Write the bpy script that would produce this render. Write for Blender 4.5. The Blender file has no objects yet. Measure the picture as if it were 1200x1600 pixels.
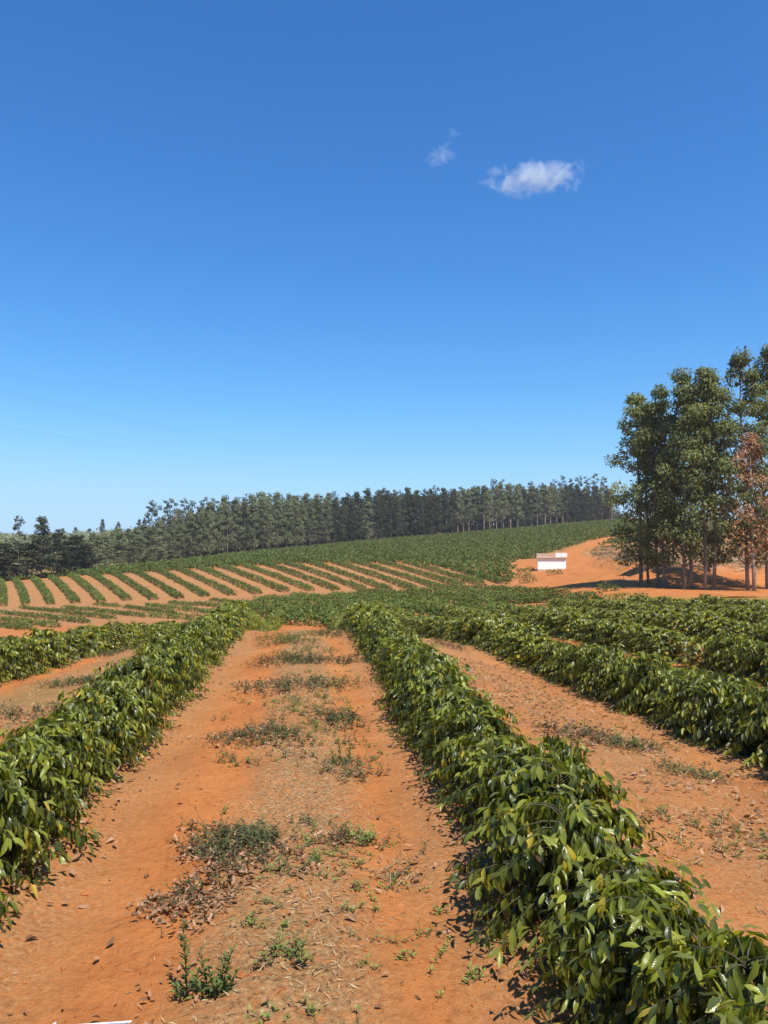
import bpy, math, random
import numpy as np
from mathutils import Vector

# ------------------------------------------------------------------ camera, sky, sun, exposure
sc = bpy.context.scene
CAMZ, FPX, YAW, PITCH = 2.1, 1204.0, math.radians(5.55), math.radians(3.04)
cam = bpy.data.cameras.new('camera')
cam.sensor_fit = 'VERTICAL'; cam.sensor_height = 36.0; cam.lens = FPX / 1600 * 36
cam.clip_start = 0.05; cam.clip_end = 20000
camo = bpy.data.objects.new('camera', cam)
camo.location = (0, 0, CAMZ); camo.rotation_euler = (math.pi / 2 + PITCH, 0, -YAW)
sc.collection.objects.link(camo); sc.camera = camo

SUN_AZ, SUN_EL = math.radians(154), math.radians(58)       # azimuth clockwise from +Y
world = bpy.data.worlds.new('World'); sc.world = world; world.use_nodes = True
wn = world.node_tree; wn.nodes.clear()
sky = wn.nodes.new('ShaderNodeTexSky'); sky.sky_type = 'NISHITA'; sky.sun_disc = False
sky.sun_elevation = SUN_EL; sky.sun_rotation = SUN_AZ
sky.altitude = 900; sky.air_density = 1.0; sky.dust_density = 0.0; sky.ozone_density = 7.0
bg = wn.nodes.new('ShaderNodeBackground'); bg.inputs['Strength'].default_value = 0.14
wo = wn.nodes.new('ShaderNodeOutputWorld')
hs_ = wn.nodes.new('ShaderNodeHueSaturation'); hs_.inputs['Saturation'].default_value = 1.2      # the whole sky alike: a deep dry-season blue
tn_ = wn.nodes.new('ShaderNodeMix'); tn_.data_type = 'RGBA'; tn_.blend_type = 'MULTIPLY'; tn_.inputs[0].default_value = 1.0; tn_.inputs[7].default_value = (.95, 1.0, 1.06, 1)
wn.links.new(sky.outputs[0], hs_.inputs['Color']); wn.links.new(hs_.outputs[0], tn_.inputs[6]); 
def _vm(op, a, b):
    n = wn.nodes.new('ShaderNodeVectorMath'); n.operation = op
    for i, q in enumerate((a, b)):
        if isinstance(q, tuple): n.inputs[i].default_value = q
        else: wn.links.new(q, n.inputs[i])
    return n.outputs[0]
def _gm(a, g):
    n = wn.nodes.new('ShaderNodeGamma'); n.inputs[1].default_value = g; wn.links.new(a, n.inputs[0]); return n.outputs[0]
soft_ = _gm(_vm('ADD', _gm(_vm('DIVIDE', tn_.outputs[2], (2.5, 4.2, 6.0)), 4.0), (1., 1., 1.)), .25)      # film-like shoulder on the sky's brightness
wn.links.new(_vm('DIVIDE', tn_.outputs[2], soft_), bg.inputs[0])
wn.links.new(bg.outputs[0], wo.inputs[0])
sun = bpy.data.lights.new('sun', 'SUN'); sun.energy = 4.9; sun.angle = math.radians(0.53); sun.color = (1.0, 0.95, 0.87)
suno = bpy.data.objects.new('sun', sun); sc.collection.objects.link(suno)
sdir = Vector((math.sin(SUN_AZ) * math.cos(SUN_EL), math.cos(SUN_AZ) * math.cos(SUN_EL), math.sin(SUN_EL)))
suno.rotation_euler = sdir.to_track_quat('Z', 'Y').to_euler(); suno.location = sdir * 50
sc.view_settings.view_transform = 'Standard'; sc.view_settings.look = 'None'
sc.view_settings.gamma = 1.0; sc.view_settings.exposure = 0.5; sc.view_settings.use_curve_mapping = False
sc.cycles.use_denoising = True
sc.cycles.max_bounces = 6; sc.cycles.diffuse_bounces = 3; sc.cycles.glossy_bounces = 2
sc.cycles.transmission_bounces = 3; sc.cycles.volume_bounces = 2; sc.cycles.volume_step_rate = 0.4
sc.cycles.caustics_reflective = False; sc.cycles.caustics_refractive = False

rng = np.random.default_rng(7)
C = sc.collection

# ------------------------------------------------------------------ numpy helpers
def nrm(a): return a / np.maximum(np.linalg.norm(a, axis=-1, keepdims=True), 1e-9)
def sst(a, b, x):
    t = np.clip((x - a) / (b - a), 0, 1); return t * t * (3 - 2 * t)
def vnoise(x, y, seed=0):
    xi = np.floor(x).astype(np.int64); yi = np.floor(y).astype(np.int64); fx = x - xi; fy = y - yi
    fx = fx * fx * (3 - 2 * fx); fy = fy * fy * (3 - 2 * fy)
    def h(a, b):
        n = (a * 374761393 + b * 668265263 + seed * 1442695041) & 0x7fffffff
        n = ((n ^ (n >> 13)) * 1274126177) & 0x7fffffff
        n = (n ^ (n >> 16)) & 0xffff
        return n / 65535.0
    return (h(xi, yi) * (1 - fx) + h(xi + 1, yi) * fx) * (1 - fy) + (h(xi, yi + 1) * (1 - fx) + h(xi + 1, yi + 1) * fx) * fy
def fbm(x, y, s, oct=4, seed=0):
    v = 0; a = 1; t = 0
    for k in range(oct):
        v = v + a * vnoise(x / s * 2 ** k, y / s * 2 ** k, seed + k * 17); t += a; a *= .5
    return v / t
def make_mesh(name, V, F, mats=(), attrs=None, midx=None, smooth=False):
    V = np.asarray(V, np.float32); me = bpy.data.meshes.new(name)
    F = [np.asarray(f, np.int32) for f in F if len(f)]
    loops = np.concatenate([f.ravel() for f in F]); sizes = np.concatenate([np.full(len(f), f.shape[1], np.int32) for f in F])
    me.vertices.add(len(V)); me.vertices.foreach_set('co', V.ravel())
    me.loops.add(len(loops)); me.loops.foreach_set('vertex_index', loops)
    me.polygons.add(len(sizes)); st = np.zeros(len(sizes), np.int32); st[1:] = np.cumsum(sizes)[:-1]
    me.polygons.foreach_set('loop_start', st); me.polygons.foreach_set('loop_total', sizes)
    if midx is not None: me.polygons.foreach_set('material_index', np.asarray(midx, np.int32))
    me.polygons.foreach_set('use_smooth', np.full(len(sizes), smooth))
    for k, a in (attrs or {}).items():
        a = np.asarray(a, np.float32)
        if a.ndim == 1:
            at = me.attributes.new(k, 'FLOAT', 'POINT'); at.data.foreach_set('value', a)
        else:
            at = me.attributes.new(k, 'FLOAT_VECTOR', 'POINT'); at.data.foreach_set('vector', a.ravel())
    for m in mats: me.materials.append(m)
    me.update(calc_edges=True)
    return me
def link(name, data, parent=None, loc=None, rz=0.0, scale=None):
    o = bpy.data.objects.new(name, data); C.objects.link(o)
    if parent is not None: o.parent = parent
    if loc is not None: o.location = loc
    if rz: o.rotation_euler = (0, 0, rz)
    if scale is not None: o.scale = scale
    return o
def tag(o, label=None, cat=None, group=None, kind=None):
    if label: o['label'] = label
    if cat: o['category'] = cat
    if group: o['group'] = group
    if kind: o['kind'] = kind
    return o
ORD = ['first', 'second', 'third', 'fourth', 'fifth', 'sixth', 'seventh', 'eighth', 'ninth', 'tenth', 'eleventh', 'twelfth',
       'thirteenth', 'fourteenth', 'fifteenth', 'sixteenth', 'seventeenth', 'eighteenth', 'nineteenth', 'twentieth',
       'twenty-first', 'twenty-second', 'twenty-third', 'twenty-fourth', 'twenty-fifth', 'twenty-sixth']

class Geo:                                     # collects vertices, faces and point attributes
    def __init__(s): s.V = []; s.T = []; s.Q = []; s.TM = []; s.QM = []; s.tint = []; s.uv = []; s.n = 0
    def add(s, V, T=None, Q=None, m=0, tint=None, uv=None):
        k = len(V); s.V.append(V)
        if T is not None and len(T): s.T.append(T + s.n); s.TM.append(np.full(len(T), m))
        if Q is not None and len(Q): s.Q.append(Q + s.n); s.QM.append(np.full(len(Q), m))
        s.tint.append(np.zeros(k) if tint is None else tint); s.uv.append(np.zeros((k, 3)) if uv is None else uv); s.n += k
    def mesh(s, name, mats, smooth=False):
        F, M = [], []
        if s.T: F.append(np.concatenate(s.T)); M.append(np.concatenate(s.TM))
        if s.Q: F.append(np.concatenate(s.Q)); M.append(np.concatenate(s.QM))
        return make_mesh(name, np.concatenate(s.V), F, mats, {'tint': np.concatenate(s.tint), 'leafuv': np.concatenate(s.uv)}, np.concatenate(M), smooth)

def add_leaves(g, P, D, N, L, W, droop, fold, tint, m=0):      # curved, folded 12-triangle leaves
    n = len(P); D = nrm(D); N = nrm(N - D * np.sum(N * D, 1, keepdims=True)); S = np.cross(D, N)
    ss = np.array([0, .25, .55, .82, 1.]); ww = np.array([0, .78, 1., .62, 0])
    L_, W_, dr, fo = [np.asarray(q).reshape(-1, 1) for q in (L, W, droop, fold)]
    cen = [P + D * L_ * s - N * dr * L_ * s * s for s in ss]
    V = np.zeros((n, 11, 3)); uv = np.zeros((n, 11, 3))
    for k in range(5): V[:, k] = cen[k]; uv[:, k, 0] = ss[k]
    for k in (1, 2, 3):
        wob = rng.normal(0, .13, (n, 1)) * W_; wob2 = rng.normal(0, .13, (n, 1)) * W_
        V[:, 4 + k] = cen[k] + S * W_ * .5 * ww[k] + N * (fo * W_ * ww[k] + wob)
        V[:, 7 + k] = cen[k] - S * W_ * .5 * ww[k] + N * (fo * W_ * ww[k] + wob2)
        uv[:, 4 + k, 0] = ss[k]; uv[:, 4 + k, 1] = ww[k]; uv[:, 7 + k, 0] = ss[k]; uv[:, 7 + k, 1] = ww[k]
    uv[:, :, 2] = rng.random((n, 1))
    T = np.array([[0, 1, 5], [0, 8, 1], [3, 4, 7], [3, 10, 4]]); Q = np.array([[1, 2, 6, 5], [1, 8, 9, 2], [2, 3, 7, 6], [2, 9, 10, 3]])
    off = (np.arange(n) * 11)[:, None, None]
    g.add(V.reshape(-1, 3), (T[None] + off).reshape(-1, 3), (Q[None] + off).reshape(-1, 4), m, np.repeat(tint, 11), uv.reshape(-1, 3))
def add_blades(g, P, D, N, L, W, tint, m=0):                   # folded 2-triangle leaves for things further off
    n = len(P); D = nrm(D); N = nrm(N - D * np.sum(N * D, 1, keepdims=True)); S = np.cross(D, N)
    L_ = np.asarray(L).reshape(-1, 1); W_ = np.asarray(W).reshape(-1, 1)
    V = np.zeros((n, 4, 3)); mid = P + D * L_ * .45 + N * W_ * .15
    V[:, 0] = P; V[:, 1] = mid + S * W_ * .5; V[:, 2] = P + D * L_; V[:, 3] = mid - S * W_ * .5
    uv = np.zeros((n, 4, 3)); uv[:, 1:4, 0] = (.45, 1, .45); uv[:, 1, 1] = 1; uv[:, 3, 1] = 1; uv[:, :, 2] = rng.random((n, 1))
    T = np.array([[0, 1, 2], [0, 2, 3]]); off = (np.arange(n) * 4)[:, None, None]
    g.add(V.reshape(-1, 3), (T[None] + off).reshape(-1, 3), None, m, np.repeat(tint, 4), uv.reshape(-1, 3))
def add_tube(g, pts, rad, sides=6, m=0, tint=0.5):
    pts = np.asarray(pts, float); k = len(pts); rad = np.broadcast_to(np.asarray(rad, float), (k,))
    d = np.gradient(pts, axis=0); d = nrm(d); a = np.array([.37, .91, .17]); u = nrm(np.cross(d, a)); v = np.cross(d, u)
    th = np.linspace(0, 2 * math.pi, sides, endpoint=False)
    V = (pts[:, None] + rad[:, None, None] * (u[:, None] * np.cos(th)[None, :, None] + v[:, None] * np.sin(th)[None, :, None])).reshape(-1, 3)
    i = np.arange(k - 1)[:, None] * sides; j = np.arange(sides)[None]; j2 = (j + 1) % sides
    Q = np.stack([i + j, i + j2, i + sides + j2, i + sides + j], -1).reshape(-1, 4)
    b = len(V); V = np.concatenate([V, pts[:1], pts[-1:]])
    T = np.concatenate([np.stack([np.full(sides, b), j2[0], j[0]], -1), np.stack([np.full(sides, b + 1), (k - 1) * sides + j[0], (k - 1) * sides + j2[0]], -1)])
    g.add(V, T, Q, m, np.full(len(V), tint))
def add_box(g, c, s, m=0, bev=0.0, rz=0.0, tint=.5):
    s = np.asarray(s, float) / 2; b = min(bev, *(s * .9)) if bev else 0
    if b == 0:
        V = np.array([[x, y, z] for x in (-1, 1) for y in (-1, 1) for z in (-1, 1)]) * s
        Q = np.array([[0, 1, 3, 2], [4, 6, 7, 5], [0, 4, 5, 1], [2, 3, 7, 6], [0, 2, 6, 4], [1, 5, 7, 3]]); T = None
    else:
        V = []; 
        for x in (-1, 1):
            for y in (-1, 1):
                for z in (-1, 1):
                    V += [[x * s[0], y * (s[1] - b), z * (s[2] - b)], [x * (s[0] - b), y * s[1], z * (s[2] - b)], [x * (s[0] - b), y * (s[1] - b), z * s[2]]]
        V = np.array(V); i = lambda x, y, z, k: ((x * 2 + y) * 2 + z) * 3 + k
        Q = [[i(x, 0, 0, 0), i(x, 0, 1, 0), i(x, 1, 1, 0), i(x, 1, 0, 0)] for x in (0, 1)] + [[i(0, y, 0, 1), i(1, y, 0, 1), i(1, y, 1, 1), i(0, y, 1, 1)] for y in (0, 1)] + [[i(0, 0, z, 2), i(0, 1, z, 2), i(1, 1, z, 2), i(1, 0, z, 2)] for z in (0, 1)]
        for a in (0, 1):
            for c2 in (0, 1):
                Q += [[i(a, c2, 0, 0), i(a, c2, 1, 0), i(a, c2, 1, 1), i(a, c2, 0, 1)], [i(a, 0, c2, 0), i(a, 1, c2, 0), i(a, 1, c2, 2), i(a, 0, c2, 2)], [i(0, a, c2, 1), i(1, a, c2, 1), i(1, a, c2, 2), i(0, a, c2, 2)]]
        T = np.array([[i(x, y, z, 0), i(x, y, z, 1), i(x, y, z, 2)] for x in (0, 1) for y in (0, 1) for z in (0, 1)]); Q = np.array(Q)
    if rz: V = np.stack([V[:, 0] * math.cos(rz) - V[:, 1] * math.sin(rz), V[:, 0] * math.sin(rz) + V[:, 1] * math.cos(rz), V[:, 2]], -1)
    g.add(V + np.asarray(c, float), T, Q, m, np.full(len(V), tint))

# ------------------------------------------------------------------ the lie of the land
KX = np.array([-600, 0, 200, 400, 600, 800, 1000, 1200, 1700.])
KZ = [
 [(30, -1.2), (60, -3.4), (85, -4.5), (110, -5.5), (150, -3.75), (175, -3.9), (300, -2), (500, 6), (800, 14), (5000, 0)],
 [(30, -1.2), (60, -3.4), (85, -4.5), (110, -5.5), (150, -3.75), (175, -3.9), (300, -2), (500, 6), (800, 15), (5000, 0)],
 [(30, -1.5), (50, -2.7), (80, -3.95), (110, -4.85), (150, -2.1), (200, -1.8), (240, -1.9), (320, 0), (500, 7), (800, 14), (5000, 0)],
 [(30, -1.6), (50, -2.5), (80, -3.3), (110, -4.0), (150, -.9), (200, .6), (290, 2.6), (400, 6.5), (800, 8), (5000, 0)],
 [(30, -1.6), (50, -2.25), (80, -2.9), (110, -3.3), (150, -.4), (210, 1.8), (330, 7.9), (450, 13), (800, 12), (5000, 0)],
 [(30, -1.35), (50, -2.0), (80, -2.6), (100, -2.5), (130, -1.25), (170, 1), (250, 6), (365, 13.6), (450, 18), (800, 15), (5000, 0)],
 [(30, -1.15), (44, -1.3), (77, -1.55), (95, -.75), (130, .4), (200, 4.4), (350, 16.5), (450, 20), (800, 14), (5000, 0)],
 [(30, -1.1), (44, -1.25), (77, -1.55), (95, -.6), (130, .8), (200, 5), (350, 17), (450, 18), (800, 14), (5000, 0)],
 [(30, -1.1), (44, -1.25), (77, -1.5), (95, -.4), (130, 1), (200, 6), (350, 18), (450, 19), (800, 14), (5000, 0)]]
def pchip(x, y, q):
    x = np.asarray(x, float); y = np.asarray(y, float); h = np.diff(x); d = np.diff(y) / h; m = np.zeros(len(x))
    for i in range(1, len(x) - 1):
        if d[i - 1] * d[i] > 0:
            w1 = 2 * h[i] + h[i - 1]; w2 = h[i] + 2 * h[i - 1]; m[i] = (w1 + w2) / (w1 / d[i - 1] + w2 / d[i])
    m[0], m[-1] = d[0], d[-1]
    q = np.clip(q, x[0], x[-1]); i = np.clip(np.searchsorted(x, q) - 1, 0, len(h) - 1); t = (q - x[i]) / h[i]
    return (1 + 2 * t) * (1 - t) ** 2 * y[i] + t * (1 - t) ** 2 * h[i] * m[i] + t * t * (3 - 2 * t) * y[i + 1] + t * t * (t - 1) * h[i] * m[i + 1]
LD = np.linspace(math.log(30), math.log(5000), 220); PX = np.linspace(KX[0], KX[-1], 116)
_c = np.array([pchip([math.log(a) for a, b in col], [b for a, b in col], LD) for col in KZ])
TAB = np.array([pchip(KX, _c[:, j], PX) for j in range(len(LD))])          # [logD, px]
SA, CA = math.sin(YAW), math.cos(YAW)
def to_DL(x, y): return x * SA + y * CA, x * CA - y * SA
def terrain0(x, y):
    x = np.asarray(x, float); y = np.asarray(y, float); D, L = to_DL(x, y); Dc = np.maximum(D, 6.0)
    px = np.clip(600 + FPX * L / Dc, PX[0], PX[-1] - 1e-6); ld = np.clip(np.log(np.maximum(D, 30)), LD[0], LD[-1] - 1e-9)
    fi = (ld - LD[0]) / (LD[1] - LD[0]); fj = (px - PX[0]) / (PX[1] - PX[0]); i = np.minimum(fi.astype(int), len(LD) - 2); j = np.minimum(fj.astype(int), len(PX) - 2)
    a = fi - i; b = fj - j
    zf = (TAB[i, j] * (1 - a) + TAB[i + 1, j] * a) * (1 - b) + (TAB[i, j + 1] * (1 - a) + TAB[i + 1, j + 1] * a) * b
    right = sst(1.5, 5.5, x) * (.15 + .5 * np.clip((y - 5) / 12, 0, 1)); left = sst(1.8, 6, -x) * (.12 + np.clip(.05 * (y - 11), 0, 1))
    zn = -right - left
    w = sst(19, 37, D)
    return zn * (1 - w) + zf * w
ROAD = None
def seg_dist(x, y, pts):                      # distance to a polyline and signed side (+ = right of travel)
    best = np.full(np.shape(x), 1e9); side = np.zeros(np.shape(x))
    for (ax, ay), (bx, by) in zip(pts[:-1], pts[1:]):
        dx, dy = bx - ax, by - ay; l2 = dx * dx + dy * dy; t = np.clip(((x - ax) * dx + (y - ay) * dy) / l2, 0, 1)
        ex = x - ax - t * dx; ey = y - ay - t * dy; d = np.hypot(ex, ey); s = np.sign(ex * dy - ey * dx)
        k = d < best; best = np.where(k, d, best); side = np.where(k, s, side)
    return best, side
def terrain(x, y):
    x = np.asarray(x, float); y = np.asarray(y, float); z = terrain0(x, y)
    if ROAD is not None:
        d, s = seg_dist(x, y, ROAD); D, _ = to_DL(x, y)
        er = (fbm(x, y, 2.5, 3, 88) - .5) * 2.2
        z = z + np.where(s > 0, (1.3 + .3 * er) * sst(2.7, 4.0, d + er * .8) * sst(34, 12, d), 0) * sst(82, 90, D) * sst(150, 128, D)
        dm = np.where(s > 0, sst(4.5, 9, d), 0) * sst(84, 92, D) * sst(220, 180, D); z = z + dm * (.5 * (fbm(x, y, 7, 3, 71) - .5) + .5 * (fbm(x, y, 3, 3, 72) - .5))
    return z
def pix_dir(px, py):
    u = (px - 600) / FPX; v = -(py - 800) / FPX
    cp, sp = math.cos(PITCH), math.sin(PITCH)
    fh = cp - v * sp; up = sp + v * cp            # forward-horizontal and vertical components
    return np.array([(SA * fh + CA * u) / fh, (CA * fh - SA * u) / fh, up / fh])     # per unit D
def hit(px, py, dmin=2.0, dmax=900.0, fn=None):
    fn = fn or terrain; r = pix_dir(px, py); D = np.exp(np.linspace(math.log(dmin), math.log(dmax), 1500))
    z = CAMZ + r[2] * D; t = fn(r[0] * D, r[1] * D); k = np.nonzero(z < t)[0]
    if len(k) == 0: k = [np.argmin(z - t)]
    d = D[k[0]]; return np.array([r[0] * d, r[1] * d, float(fn(np.array(r[0] * d), np.array(r[1] * d)))])
def at(px, D):                                  # ground point seen in picture column px at depth D
    u = (px - 600) / FPX * D; x = D * SA + u * CA; y = D * CA - u * SA
    return np.array([x, y, float(terrain(np.array(x), np.array(y)))])
ROAD = [tuple(hit(px, py, 60, 300, terrain0)[:2]) for px, py in [(1150, 934), (1075, 929), (1000, 916), (945, 902), (905, 889), (892, 877), (888, 867), (902, 857), (932, 847), (965, 840), (1010, 835)]]

# ------------------------------------------------------------------ materials
def new_mat(name):
    m = bpy.data.materials.new(name); m.use_nodes = True; nt = m.node_tree; nt.nodes.clear()
    out = nt.nodes.new('ShaderNodeOutputMaterial'); return m, nt, out
def nd(nt, t, **kw):
    n = nt.nodes.new(t)
    for k, v in kw.items():
        if k in n.inputs: n.inputs[k].default_value = v
        else: setattr(n, k, v)
    return n
def ramp(nt, stops, interp='LINEAR'):
    r = nt.nodes.new('ShaderNodeValToRGB'); r.color_ramp.interpolation = interp; e = r.color_ramp.elements
    while len(e) < len(stops): e.new(.5)
    for q, (p, c) in zip(e, stops): q.position = p; q.color = (*c, 1)
    return r
def leaf_mat(name, stops, rough=.38, trans=.3, veins=False, spec=.5, hue_var=.15):
    m, nt, out = new_mat(name); L = nt.links.new
    at_ = nd(nt, 'ShaderNodeAttribute', attribute_name='tint'); r = ramp(nt, stops); L(at_.outputs['Fac'], r.inputs[0])
    oi = nd(nt, 'ShaderNodeObjectInfo'); mr = nd(nt, 'ShaderNodeMapRange'); mr.inputs['To Min'].default_value = 1 - hue_var; mr.inputs['To Max'].default_value = 1 + hue_var
    L(oi.outputs['Random'], mr.inputs['Value'])
    hsv = nd(nt, 'ShaderNodeHueSaturation'); L(r.outputs[0], hsv.inputs['Color']); L(mr.outputs[0], hsv.inputs['Value'])
    col = hsv.outputs[0]
    p = nd(nt, 'ShaderNodeBsdfPrincipled', Roughness=rough); p.inputs['Specular IOR Level'].default_value = spec
    if veins:
        uv = nd(nt, 'ShaderNodeAttribute', attribute_name='leafuv'); sp = nd(nt, 'ShaderNodeSeparateXYZ'); L(uv.outputs['Vector'], sp.inputs[0])
        a = nd(nt, 'ShaderNodeMath', operation='MULTIPLY_ADD'); L(sp.outputs[1], a.inputs[0]); a.inputs[1].default_value = -.22; L(sp.outputs[0], a.inputs[2])
        b = nd(nt, 'ShaderNodeMath', operation='MULTIPLY'); L(a.outputs[0], b.inputs[0]); b.inputs[1].default_value = 58.0
        s = nd(nt, 'ShaderNodeMath', operation='SINE'); L(b.outputs[0], s.inputs[0])
        mid = nd(nt, 'ShaderNodeMath', operation='LESS_THAN'); L(sp.outputs[1], mid.inputs[0]); mid.inputs[1].default_value = .06
        mx = nd(nt, 'ShaderNodeMix', data_type='RGBA'); mx.inputs[7].default_value = (.16, .2, .05, 1); L(col, mx.inputs[6])
        mf = nd(nt, 'ShaderNodeMath', operation='MULTIPLY'); L(mid.outputs[0], mf.inputs[0]); mf.inputs[1].default_value = .45; L(mf.outputs[0], mx.inputs[0])
        col = mx.outputs[2]
        bp = nd(nt, 'ShaderNodeBump', Strength=.2, Distance=.004); L(s.outputs[0], bp.inputs['Height']); L(bp.outputs[0], p.inputs['Normal'])
    L(col, p.inputs['Base Color'])
    t = nd(nt, 'ShaderNodeBsdfTranslucent'); tc = nd(nt, 'ShaderNodeMix', data_type='RGBA', blend_type='MULTIPLY'); tc.inputs[0].default_value = 1; tc.inputs[7].default_value = (2.2, 1.9, .5, 1)
    L(col, tc.inputs[6]); L(tc.outputs[2], t.inputs[0])
    ms = nd(nt, 'ShaderNodeMixShader', Fac=trans); L(p.outputs[0], ms.inputs[1]); L(t.outputs[0], ms.inputs[2]); L(ms.outputs[0], out.inputs[0])
    return m
def plain_mat(name, c1, c2, rough=.8, scale=8.0, bump=.3, spec=.3, stretch=(1, 1, 1), detail=5):
    m, nt, out = new_mat(name); L = nt.links.new
    tc = nd(nt, 'ShaderNodeTexCoord'); mp = nd(nt, 'ShaderNodeMapping'); mp.inputs['Scale'].default_value = stretch; L(tc.outputs['Object'], mp.inputs[0])
    n = nd(nt, 'ShaderNodeTexNoise', Scale=scale, Detail=detail); L(mp.outputs[0], n.inputs['Vector'])
    r = ramp(nt, [(.3, c1), (.7, c2)]); L(n.outputs[0], r.inputs[0])
    p = nd(nt, 'ShaderNodeBsdfPrincipled', Roughness=rough); p.inputs['Specular IOR Level'].default_value = spec; L(r.outputs[0], p.inputs['Base Color'])
    b = nd(nt, 'ShaderNodeBump', Strength=bump, Distance=.02); L(n.outputs[0], b.inputs['Height']); L(b.outputs[0], p.inputs['Normal'])
    L(p.outputs[0], out.inputs[0]); return m
COFFEE_STOPS = [(0, (.034, .046, .01)), (.3, (.08, .098, .014)), (.7, (.155, .172, .021)), (.8, (.2, .225, .024)), (.9, (.29, .31, .038)), (.94, (.34, .32, .05)), (.955, (.42, .33, .03)), (.975, (.5, .36, .03)), (.985, (.13, .08, .045)), (1, (.17, .1, .05))]
M_COFFEE = leaf_mat('coffee_leaf', COFFEE_STOPS, .28, .34, veins=True, spec=.5)
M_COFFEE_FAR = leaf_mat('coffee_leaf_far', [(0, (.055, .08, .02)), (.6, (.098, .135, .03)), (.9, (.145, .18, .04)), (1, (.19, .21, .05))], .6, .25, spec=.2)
M_EUC = leaf_mat('gum_leaf', [(0, (.07, .092, .03)), (.5, (.14, .168, .06)), (1, (.24, .26, .1))], .5, .3, spec=.25)
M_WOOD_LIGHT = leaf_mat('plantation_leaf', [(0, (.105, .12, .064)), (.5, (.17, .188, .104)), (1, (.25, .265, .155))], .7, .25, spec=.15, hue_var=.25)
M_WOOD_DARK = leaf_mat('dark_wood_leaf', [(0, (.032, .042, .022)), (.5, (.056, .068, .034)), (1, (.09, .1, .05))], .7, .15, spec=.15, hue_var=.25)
M_DEAD = leaf_mat('dead_leaf', [(0, (.17, .09, .05)), (.5, (.32, .18, .1)), (1, (.46, .29, .18))], .8, .2, spec=.1)
M_WEED = leaf_mat('weed_leaf', [(0, (.085, .06, .035)), (.25, (.075, .07, .032)), (.45, (.075, .095, .03)), (.75, (.12, .18, .035)), (1, (.22, .27, .06))], .55, .2, spec=.25)
M_STRAW = leaf_mat('dry_grass', [(0, (.14, .09, .05)), (.5, (.3, .22, .12)), (1, (.5, .4, .24))], .8, .15, spec=.15)
M_BARK = plain_mat('gum_bark', (.1, .08, .065), (.3, .25, .2), .9, 2.2, .4, stretch=(2, 2, .25))
M_PALEBARK = plain_mat('pale_bark', (.2, .16, .12), (.42, .34, .26), .9, 2.0, .3, stretch=(2, 2, .3))
M_STEM = plain_mat('coffee_stem', (.05, .045, .022), (.1, .085, .045), .9, 20, .4)

def soil_mat(name, road=False):
    m, nt, out = new_mat(name); L = nt.links.new
    geo = nd(nt, 'ShaderNodeNewGeometry'); pos = geo.outputs['Position']
    def noise(scale, det=6, rough=.6):
        n = nd(nt, 'ShaderNodeTexNoise', Scale=scale, Detail=det, Roughness=rough); L(pos, n.inputs['Vector']); return n.outputs[0]
    big = ramp(nt, [(.3, (.36, .127, .038)), (.52, (.45, .167, .05)), (.75, (.53, .222, .077))]); L(noise(.55, 8, .65), big.inputs[0])
    fine = ramp(nt, [(.3, (.6, .56, .54)), (.47, (.95, .95, .95)), (.6, (1.05, 1.05, 1.05)), (.75, (1.3, 1.34, 1.38))]); L(noise(17, 9, .78), fine.inputs[0])
    mul = nd(nt, 'ShaderNodeMix', data_type='RGBA', blend_type='MULTIPLY'); mul.inputs[0].default_value = 1; L(big.outputs[0], mul.inputs[6]); L(fine.outputs[0], mul.inputs[7])
    col = mul.outputs[2]
    if not road:
        a = nd(nt, 'ShaderNodeAttribute', attribute_name='zone'); sp = nd(nt, 'ShaderNodeSeparateXYZ'); L(a.outputs['Vector'], sp.inputs[0])
        def layer(col, fac_sock, stops, nscale, lo, hi):
            n = noise(nscale, 6, .75); r = ramp(nt, stops); L(noise(nscale * 2.3, 4, .7), r.inputs[0])
            mm = nd(nt, 'ShaderNodeMath', operation='MULTIPLY'); mr = nd(nt, 'ShaderNodeMapRange'); mr.inputs['From Min'].default_value = lo; mr.inputs['From Max'].default_value = hi; L(n, mr.inputs['Value'])
            ad = nd(nt, 'ShaderNodeMath', operation='MULTIPLY_ADD', use_clamp=True); L(fac_sock, ad.inputs[0]); ad.inputs[1].default_value = 1.15; ad.inputs[2].default_value = -.15
            L(mr.outputs[0], mm.inputs[0]); L(ad.outputs[0], mm.inputs[1])
            x = nd(nt, 'ShaderNodeMix', data_type='RGBA'); L(mm.outputs[0], x.inputs[0]); L(col, x.inputs[6]); L(r.outputs[0], x.inputs[7]); return x.outputs[2]
        col = layer(col, sp.outputs[0], [(.32, (.12, .062, .028)), (.48, (.3, .16, .068)), (.6, (.38, .22, .1)), (.72, (.54, .37, .19))], 14, .34, .52)    # plant litter
        col = layer(col, sp.outputs[1], [(.35, (.11, .12, .035)), (.6, (.19, .17, .06)), (.8, (.3, .24, .11))], 5, .38, .62)     # thin grass
        col = layer(col, sp.outputs[2], [(.3, (.2, .1, .06)), (.5, (.36, .2, .12)), (.75, (.48, .34, .24))], .9, .35, .6)       # felled slash
    p = nd(nt, 'ShaderNodeBsdfPrincipled', Roughness=.95); p.inputs['Specular IOR Level'].default_value = .05; L(col, p.inputs['Base Color'])
    n1 = noise(9, 8, .7); n2 = noise(60, 4, .7); s = nd(nt, 'ShaderNodeMath', operation='MULTIPLY_ADD'); L(n2, s.inputs[0]); s.inputs[1].default_value = .35; L(n1, s.inputs[2])
    b = nd(nt, 'ShaderNodeBump', Strength=.85, Distance=.04); L(s.outputs[0], b.inputs['Height']); L(b.outputs[0], p.inputs['Normal']); L(p.outputs[0], out.inputs[0]); return m
M_SOIL = soil_mat('red_soil'); M_ROAD = soil_mat('packed_red_soil', True)

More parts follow.
